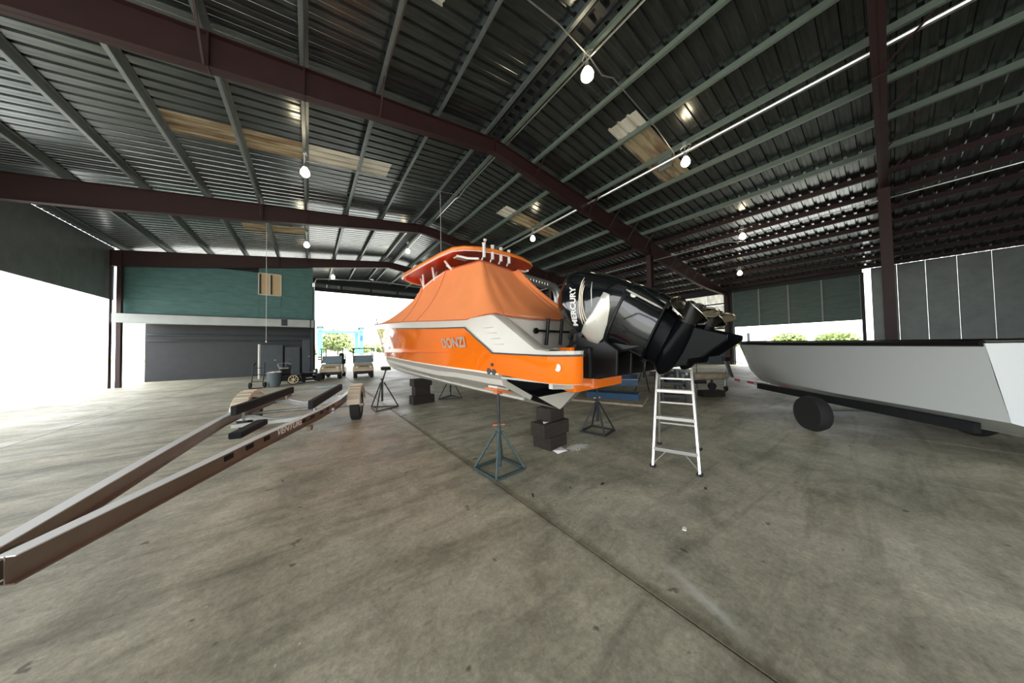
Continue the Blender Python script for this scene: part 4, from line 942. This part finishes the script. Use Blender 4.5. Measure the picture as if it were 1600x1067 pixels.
# ------------------------------------------------------------------ golf carts
def golf_cart(loc, rz, label, bag):
    o = empty('golf_cart', loc, rz, label=label, cat='golf cart', group='golf carts in the far opening')
    # local: front faces -y, front axle at y=0
    body = [(-.44, .44), (-.43, .56), (-.30, .68), (.08, .86), (.22, .90), (.28, .40), (-.30, .32)]
    MB().prism(body, -.52, .52, 'x').build('front_cowl', 'cart', o, bevel=.06, seg=3)
    MB().box(-.25, .25, -.435, -.40, .66, .70).xf(lambda p: Vector((p.x, p.y+.09, p.z+.03))).build('front_vent', 'blackm', o)
    MB().box(-.5, .5, -.46, -.30, .26, .42).build('front_bumper', 'blackm', o, bevel=.04)
    MB().box(-.5, .5, .25, 1.0, .28, .34).build('foot_board', 'cartw', o)
    MB().box(-.55, .55, .95, 2.0, .30, .66).build('rear_body', 'cart', o, bevel=.05)
    MB().box(-.52, .52, .95, 1.45, .66, .78).build('seat', 'cartw', o, bevel=.04); MB().box(-.52, .52, 1.45, 1.56, .78, 1.12).build('backrest', 'blackm' if bag else 'cartw', o, bevel=.04)
    ws = MB().hexa([(-.5, .20, .92), (.5, .20, .92), (.5, .22, .92), (-.5, .22, .92), (-.5, .36, 1.34), (.5, .36, 1.34), (.5, .38, 1.34), (-.5, .38, 1.34)]).build('windscreen', 'glassd', o)
    for s in (-1, 1):
        MB().tube([(s*.52, .20, .90), (s*.54, .36, 1.76)], .026).build('roof_post', 'blackm', o); MB().tube([(s*.52, 1.55, .80), (s*.54, 1.65, 1.76)], .026).build('roof_post', 'blackm', o)
        for y in (0, 1.65):
            MB().lathe([(.11, -.09), (.20, -.10), (.225, -.06), (.225, .06), (.20, .10), (.11, .09)], (s*.43, y, .225), 20, 'x').build('wheel', 'rubber', o, smooth=True)
            MB().lathe([(.10, 0), (.06, .02)], (s*.43+s*.09, y, .225), 12, 'x').build('hub_cap', 'cartw', o)
        MB().lathe([(.05, 0), (.05, .02)], (s*.36, -.36, .66), 12, 'y').build('headlamp', 'paper', o)
    MB().box(-.6, .6, .15, 1.95, 1.74, 1.80).build('roof', 'stripe', o, bevel=.02)
    MB().tube([(-.22, .45, .95), (-.22, .30, .85)], .02).build('steering_column', 'blackm', o); MB().lathe([(.17, -.012), (.185, 0), (.17, .012)], (-.22, .47, 1.0), 18, 'y', False).build('steering_wheel', 'blackm', o)
    if bag:
        MB().lathe([(.13, 0), (.15, .3), (.15, .75), (.10, .85)], (.28, 1.85, .66), 12).build('bag', 'blackm', o, smooth=True)
golf_cart((1.02, 19.45, 0), R(-12), 'beige golf cart with black seat back, nearer the office in the far opening', True)
golf_cart((2.62, 18.8, 0), R(-6), 'beige golf cart on the right of the pair, beside the orange bow', False)

# ------------------------------------------------------------------ left work bay clutter
def locker(x, wd, ht, y, label, knob=True, drawers=0):
    o = empty('steel_locker', (x, y, 0), label=label, cat='locker', group='lockers under the office')
    MB().box(-wd/2, wd/2, 0, .5, 0, ht).build('locker_body', 'cab', o, bevel=.01)
    if drawers:
        for k in range(drawers):
            z = .15+k*(ht-.3)/drawers; d = MB().box(-wd/2+.04, wd/2-.04, -.025, 0, z, z+(ht-.3)/drawers-.02).build('drawer', 'cab', o, bevel=.006); MB().box(-.12, .12, -.045, -.025, z+.09, z+.11).build('drawer_handle', 'dark', d)
    else:
        d = MB().box(-wd/2+.03, wd/2-.03, -.025, 0, .06, ht-.05).build('locker_door', 'cab', o, bevel=.006); MB().box(.1, .2, -.06, -.025, ht*.5, ht*.5+.03).build('door_handle', 'galv', d)
locker(-2.1, 1.15, 2.15, 25.3, 'wide dark locker with a small handle behind the rubbish bin')
locker(-1.0, .85, 2.0, 25.3, 'dark drawer cabinet behind the small engine', drawers=7)
locker(-.2, .5, 2.55, 25.3, 'tall narrow grey locker beside the office post')
rbn = empty('rubbish_bin', (-1.37, 17.25, 0), label='grey-blue plastic rubbish bin heaped with pale rubbish', cat='rubbish bin')
MB().lathe([(.20, 0), (.22, .02), (.265, .60), (.29, .61), (.29, .66), (.255, .66), (.24, .5)], (0, 0, 0), 24).build('bin_body', 'bin', rbn, smooth=True, angle=30)
for k in range(8):
    a_ = k*.8; MB().add([(.16*math.cos(a_)+dx, .16*math.sin(a_)+dy, .62+.09*dz) for dx, dy, dz in ((-.12, -.08, .1), (.12, -.09, .5), (.13, .08, 1.1), (-.1, .1, .6))], [(0, 1, 2, 3)]).build('rubbish', 'paper' if k % 3 else 'tan', rbn)
ct = empty('flat_cart', (-.95, 18.0, 0), R(8), label='low black flat cart with a gold spoked wheel, beside the rubbish bin', cat='cart')
MB().box(-.45, .55, -.35, .35, .42, .48).build('cart_deck', 'dark', ct, bevel=.01); MB().box(-.4, .5, -.30, .30, .18, .42).build('cart_frame', 'blackm', ct, bevel=.02)
wh = MB().lathe([(.205, -.05), (.235, -.06), (.25, 0), (.235, .06), (.205, .05)], (.22, -.42, .25), 24, 'y', False).build('wheel_tyre', 'blackm', ct, smooth=True)
MB().lathe([(.18, -.02), (.21, -.02), (.21, .02), (.18, .02)], (.22, -.46, .25), 24, 'y', False).build('wheel_ring', 'goldw', ct)
for k in range(8):
    a_ = k*math.pi/4; MB().bar((.22+.03*math.cos(a_), -.47, .25+.03*math.sin(a_)), (.22+.19*math.cos(a_), -.47, .25+.19*math.sin(a_)), .022, .035, up=(0, 1, 0)).build('wheel_spoke', 'goldw', ct)
MB().lathe([(.05, -.03), (.05, .02)], (.22, -.46, .25), 14, 'y').build('wheel_hub', 'goldw', ct)
for x in (-.3, .42): MB().lathe([(.08, -.03), (.11, 0), (.08, .03)], (x, .2, .11), 16, 'y').build('castor', 'rubber', ct)
en = empty('small_engine', (-1.0, 18.02, .482), R(10), label='small black engine standing on the flat cart', cat='engine')
MB().box(-.25, .22, -.18, .18, 0, .28).build('engine_block', 'blackm', en, bevel=.04); MB().lathe([(.15, 0), (.16, .08), (.10, .16)], (0, 0, .28), 18).build('starter_cover', 'blackm', en, smooth=True)
MB().box(.0, .25, -.12, .12, .26, .5).build('air_filter', 'dark', en, bevel=.03); MB().lathe([(.06, 0), (.06, .3)], (-.2, -.2, .34), 12, 'x').build('exhaust_can', 'galv', en, smooth=True)
MB().tube([(-.2, .1, .3), (-.3, .1, .55), (.1, .05, .6), (.25, 0, .5)], .018).build('engine_frame', 'galv', en)
mw = empty('ride_on_mower', (.0, 18.75, 0), R(12), label='low black ride-on mower at the edge of the far opening', cat='mower'); mw.scale = (.62, .8, .85)
MB().prism([(-.7, .28), (-.72, .5), (-.45, .60), (.1, .58), (.15, .42), (.5, .40), (.75, .5), (.8, .3)], -.28, .28, 'y').build('mower_body', 'blackm', mw, bevel=.04)
MB().box(.15, .5, -.2, .2, .48, .56).build('seat', 'rubber', mw, bevel=.04); MB().box(.45, .53, -.2, .2, .54, .80).build('seat_back', 'rubber', mw, bevel=.04)
MB().box(-.4, .4, -.5, .5, .12, .22).build('cutting_deck', 'dark', mw, bevel=.04); MB().lathe([(.14, -.01), (.155, 0), (.14, .01)], (0, 0, .74), 16, 'z', False).build('steering_wheel', 'blackm', mw); MB().tube([(-.08, 0, .55), (0, 0, .74)], .02).build('steering_column', 'blackm', mw)
for x, r_, y in ((-.55, .19, .38), (.55, .25, .40)):
    for s in (-1, 1): MB().lathe([(r_*.5, -.08), (r_*.9, -.09), (r_, 0), (r_*.9, .09), (r_*.5, .08)], (x, s*y, r_), 20, 'y').build('wheel', 'rubber', mw, smooth=True)
ht_ = empty('hand_truck', (-1.95, 17.1, 0), R(-10), label='black hand truck with a pale upright post at the left edge beside the bin', cat='hand truck')
for s in (-1, 1):
    MB().tube([(s*.2, 0, .12), (s*.2, .28, 1.0), (s*.16, .42, 1.15)], .02).build('frame_tube', 'blackm', ht_); MB().lathe([(.05, -.03), (.12, -.04), (.13, 0), (.12, .04), (.05, .03)], (s*.26, .08, .13), 16, 'x').build('wheel', 'rubber', ht_, smooth=True)
for z in (.3, .6, .9): MB().tube([(-.2, .28*(z-.12)/.88, z), (.2, .28*(z-.12)/.88, z)], .014).build('cross_bar', 'blackm', ht_)
MB().box(-.22, .22, -.25, .02, .0, .02).build('toe_plate', 'blackm', ht_); 
wp = conduit('white_post', [(-2.55, 23.3, 0), (-2.55, 23.3, 2.15)], .07, 'white upright post at the left edge in front of the lockers', 'plast', 'post')

# ------------------------------------------------------------------ outside: boat hoist, fence, pole, trees
li = empty('travel_hoist', (4.8, 60, 0), label='cyan travelling boat hoist standing outside the far opening', cat='boat hoist')
for x in (-3.3, 3.2):
    for y in (0, 6.5):
        MB().box(x-.32, x+.32, y-.3, y+.3, .9, 5.7).build('leg', 'lift', li, bevel=.03)
        MB().lathe([(.3, -.25), (.7, -.25), (.75, 0), (.7, .25), (.3, .25)], (x, y, .72), 20, 'x').build('wheel', 'rubber', li, smooth=True)
    MB().box(x-.28, x+.28, -.4, 6.9, 5.3, 5.9).build('side_beam', 'lift', li, bevel=.03); MB().box(x-.3, x+.3, -.6, 7.1, .85, 1.35).build('sill_beam', 'lift', li, bevel=.03)
    MB().lathe([(.25, -.5), (.25, .5)], (x, .2, 6.0), 14, 'x').build('winch_drum', 'dark', li)
MB().box(-3.3, 3.2, 6.2, 6.8, 5.35, 5.85).build('cross_beam', 'lift', li, bevel=.03); MB().box(3.0, 3.4, -.35, -.3, 3.6, 4.6).build('name_plate', 'blue', li)
MB().box(-3.9, -3.2, 1.2, 2.6, 1.35, 2.6).build('engine_box', 'wtape', li, bevel=.05)
fe = empty('rail_fence', (8, 45, 0), label='pale wooden rail fence outside beyond the golf carts', cat='fence')
for k in range(12): MB().box(-8+1.8*k-.06, -8+1.8*k+.06, -.06, .06, 0, 1.15).build('fence_post', 'wood', fe)
for z in (.45, .75, 1.05): MB().box(-8.1, 12, -.09, -.05, z-.05, z+.05).build('fence_rail', 'wood', fe)
mast = empty('light_mast', (7.0, 40, 0), label='thin grey mast standing outside beside the bow', cat='mast')
MB().tube([(0, 0, 0), (0, 0, 4.6)], .07).build('mast_pole', 'wood', mast); MB().box(-.1, .1, -.1, .1, 1.0, 1.5).build('mast_box', 'plast', mast)
def tree(loc, h, r, label):
    o = empty('tree', loc, label=label, cat='tree', group='trees outside')
    MB().tube([(0, 0, 0), (.1, 0, h*.35), (0, .1, h*.7)], [.22, .16, .08]).build('trunk', 'bark', o)
    vs, fs = [], []
    for k in range(1400):
        while True:
            p = Vector((random.uniform(-1, 1), random.uniform(-1, 1), random.uniform(-1, 1)))
            if .35 < p.length < 1: break
        c_ = Vector((p.x*r, p.y*r, h*.62+p.z*h*.38)); a_ = Vector((random.gauss(0, 1), random.gauss(0, 1), random.gauss(0, 1))).normalized(); b_ = a_.orthogonal().normalized(); s_ = .09*r+.12
        a_ *= s_; b_ *= s_*.7; i0 = len(vs); vs += [tuple(c_-a_), tuple(c_+b_), tuple(c_+a_), tuple(c_-b_)]; fs.append((i0, i0+1, i0+2, i0+3))
    fo = MB(); fo.add(vs, fs); f_ = fo.build('foliage', 'leaf', o); f_['kind'] = 'stuff'
for x, y, h, r, l in ((5.5, 80, 7.0, 3.4, 'tall pale green tree framed by the legs of the boat hoist'), (-4, 95, 4.5, 3.2, 'low pale green tree left of the boat hoist'), (12, 92, 3.8, 3.4, 'low tree right of the boat hoist above the second golf cart'), (20, 98, 4.2, 4.2, 'low tree far outside, beyond the mast'), (1.2, 108, 3.6, 3.6, 'low tree behind the left leg of the boat hoist')):
    tree((x, y, 0), h, r, l)
for i, (x, y, h) in enumerate(((75, 22, 3.2), (84, 6, 3.6), (92, 14, 4.0))): tree((x, y, 0), h, 3.0, ('small tree on the lawn beyond the slatted door, leftmost', 'small tree on the lawn beyond the slatted door, nearest the pole', 'small tree on the lawn beyond the slatted door, farthest')[i])
sp = empty('sign_post', (45, 10.5, 0), label='dark pole with a side arm standing on the lawn outside the slatted door', cat='post')
MB().tube([(0, 0, 0), (0, 0, 3.0)], .16).build('pole', 'dark', sp); MB().bar((0, 0, 1.9), (.8, -1.6, 1.9), .1, .2).build('arm', 'dark', sp)

# ------------------------------------------------------------------ things lying on the floor
pp = MB().add([(-.09, -.06, .0), (.10, -.08, .012), (.11, .07, .03), (-.07, .08, .008), (-.05, -.03, .035)], [(0, 1, 4), (1, 2, 4), (2, 3, 4), (3, 0, 4), (0, 1, 2, 3)]).build('paper_scrap', 'paper'); pp.location = (3.10, 3.05, .001); tag(pp, 'crumpled white paper beside the stern timber blocks', 'paper')
pw = MB()
for k in range(420):
    a_ = random.gauss(0, 1)*.10; b_ = random.gauss(0, 1)*.05; s_ = random.uniform(.004, .016); pw.lathe([(s_, 0), (s_*.7, s_*.12), (.001, s_*.14)], (a_, b_, 0), 6)
pwo = pw.build('white_powder', 'dust'); pwo.location = (3.45, 3.0, .0); tag(pwo, 'spilled white powder on the floor beside the stern timber blocks', 'powder', kind='stuff')
sc_ = MB().add([(-.06, -.02, .003), (.05, -.03, .02), (.07, .02, .004), (-.04, .03, .03)], [(0, 1, 2, 3)]).build('paper_scrap', 'paper'); sc_.location = (2.97, 3.20, .421); tag(sc_, 'white rag lying on the middle stern timber block', 'rag')
def chip(px, w_, h_, rz, m, label, nm='wood_chip', cat='chip'):
    o = MB().box(-w_/2, w_/2, -h_/2, h_/2, 0, .008).build(nm, m, None, bevel=.002); o.location = (px[0], px[1], 0); o.rotation_euler = (0, 0, R(rz)); tag(o, label, cat)
chip((1.95, 2.33), .07, .016, 60, 'oil', 'small dark chip on the floor near the long joint, in front of the teal stand')
chip((2.63, 1.10), .05, .03, 20, 'paper', 'small white chip on the floor right of the long joint')
chip((2.75, 2.02), .06, .02, 10, 'oil', 'small dark chip on the floor in front of the ladder')
chip((3.55, 1.25), .05, .02, 30, 'oil', 'small dark chip on the floor right of the ladder foot')
chip((1.85, 7.1), .20, .04, 30, 'oil', 'dark strip on the floor beside the tripod stand', 'rubber_strip', 'strip')
bsh = MB().box(-.5, .6, -.35, .35, 0, .012).build('plastic_sheet', 'bluee'); bsh.location = (.75, 15.3, 0); bsh.rotation_euler = (0, 0, R(10)); tag(bsh, 'pale blue sheet lying flat on the floor before the golf carts', 'sheet')
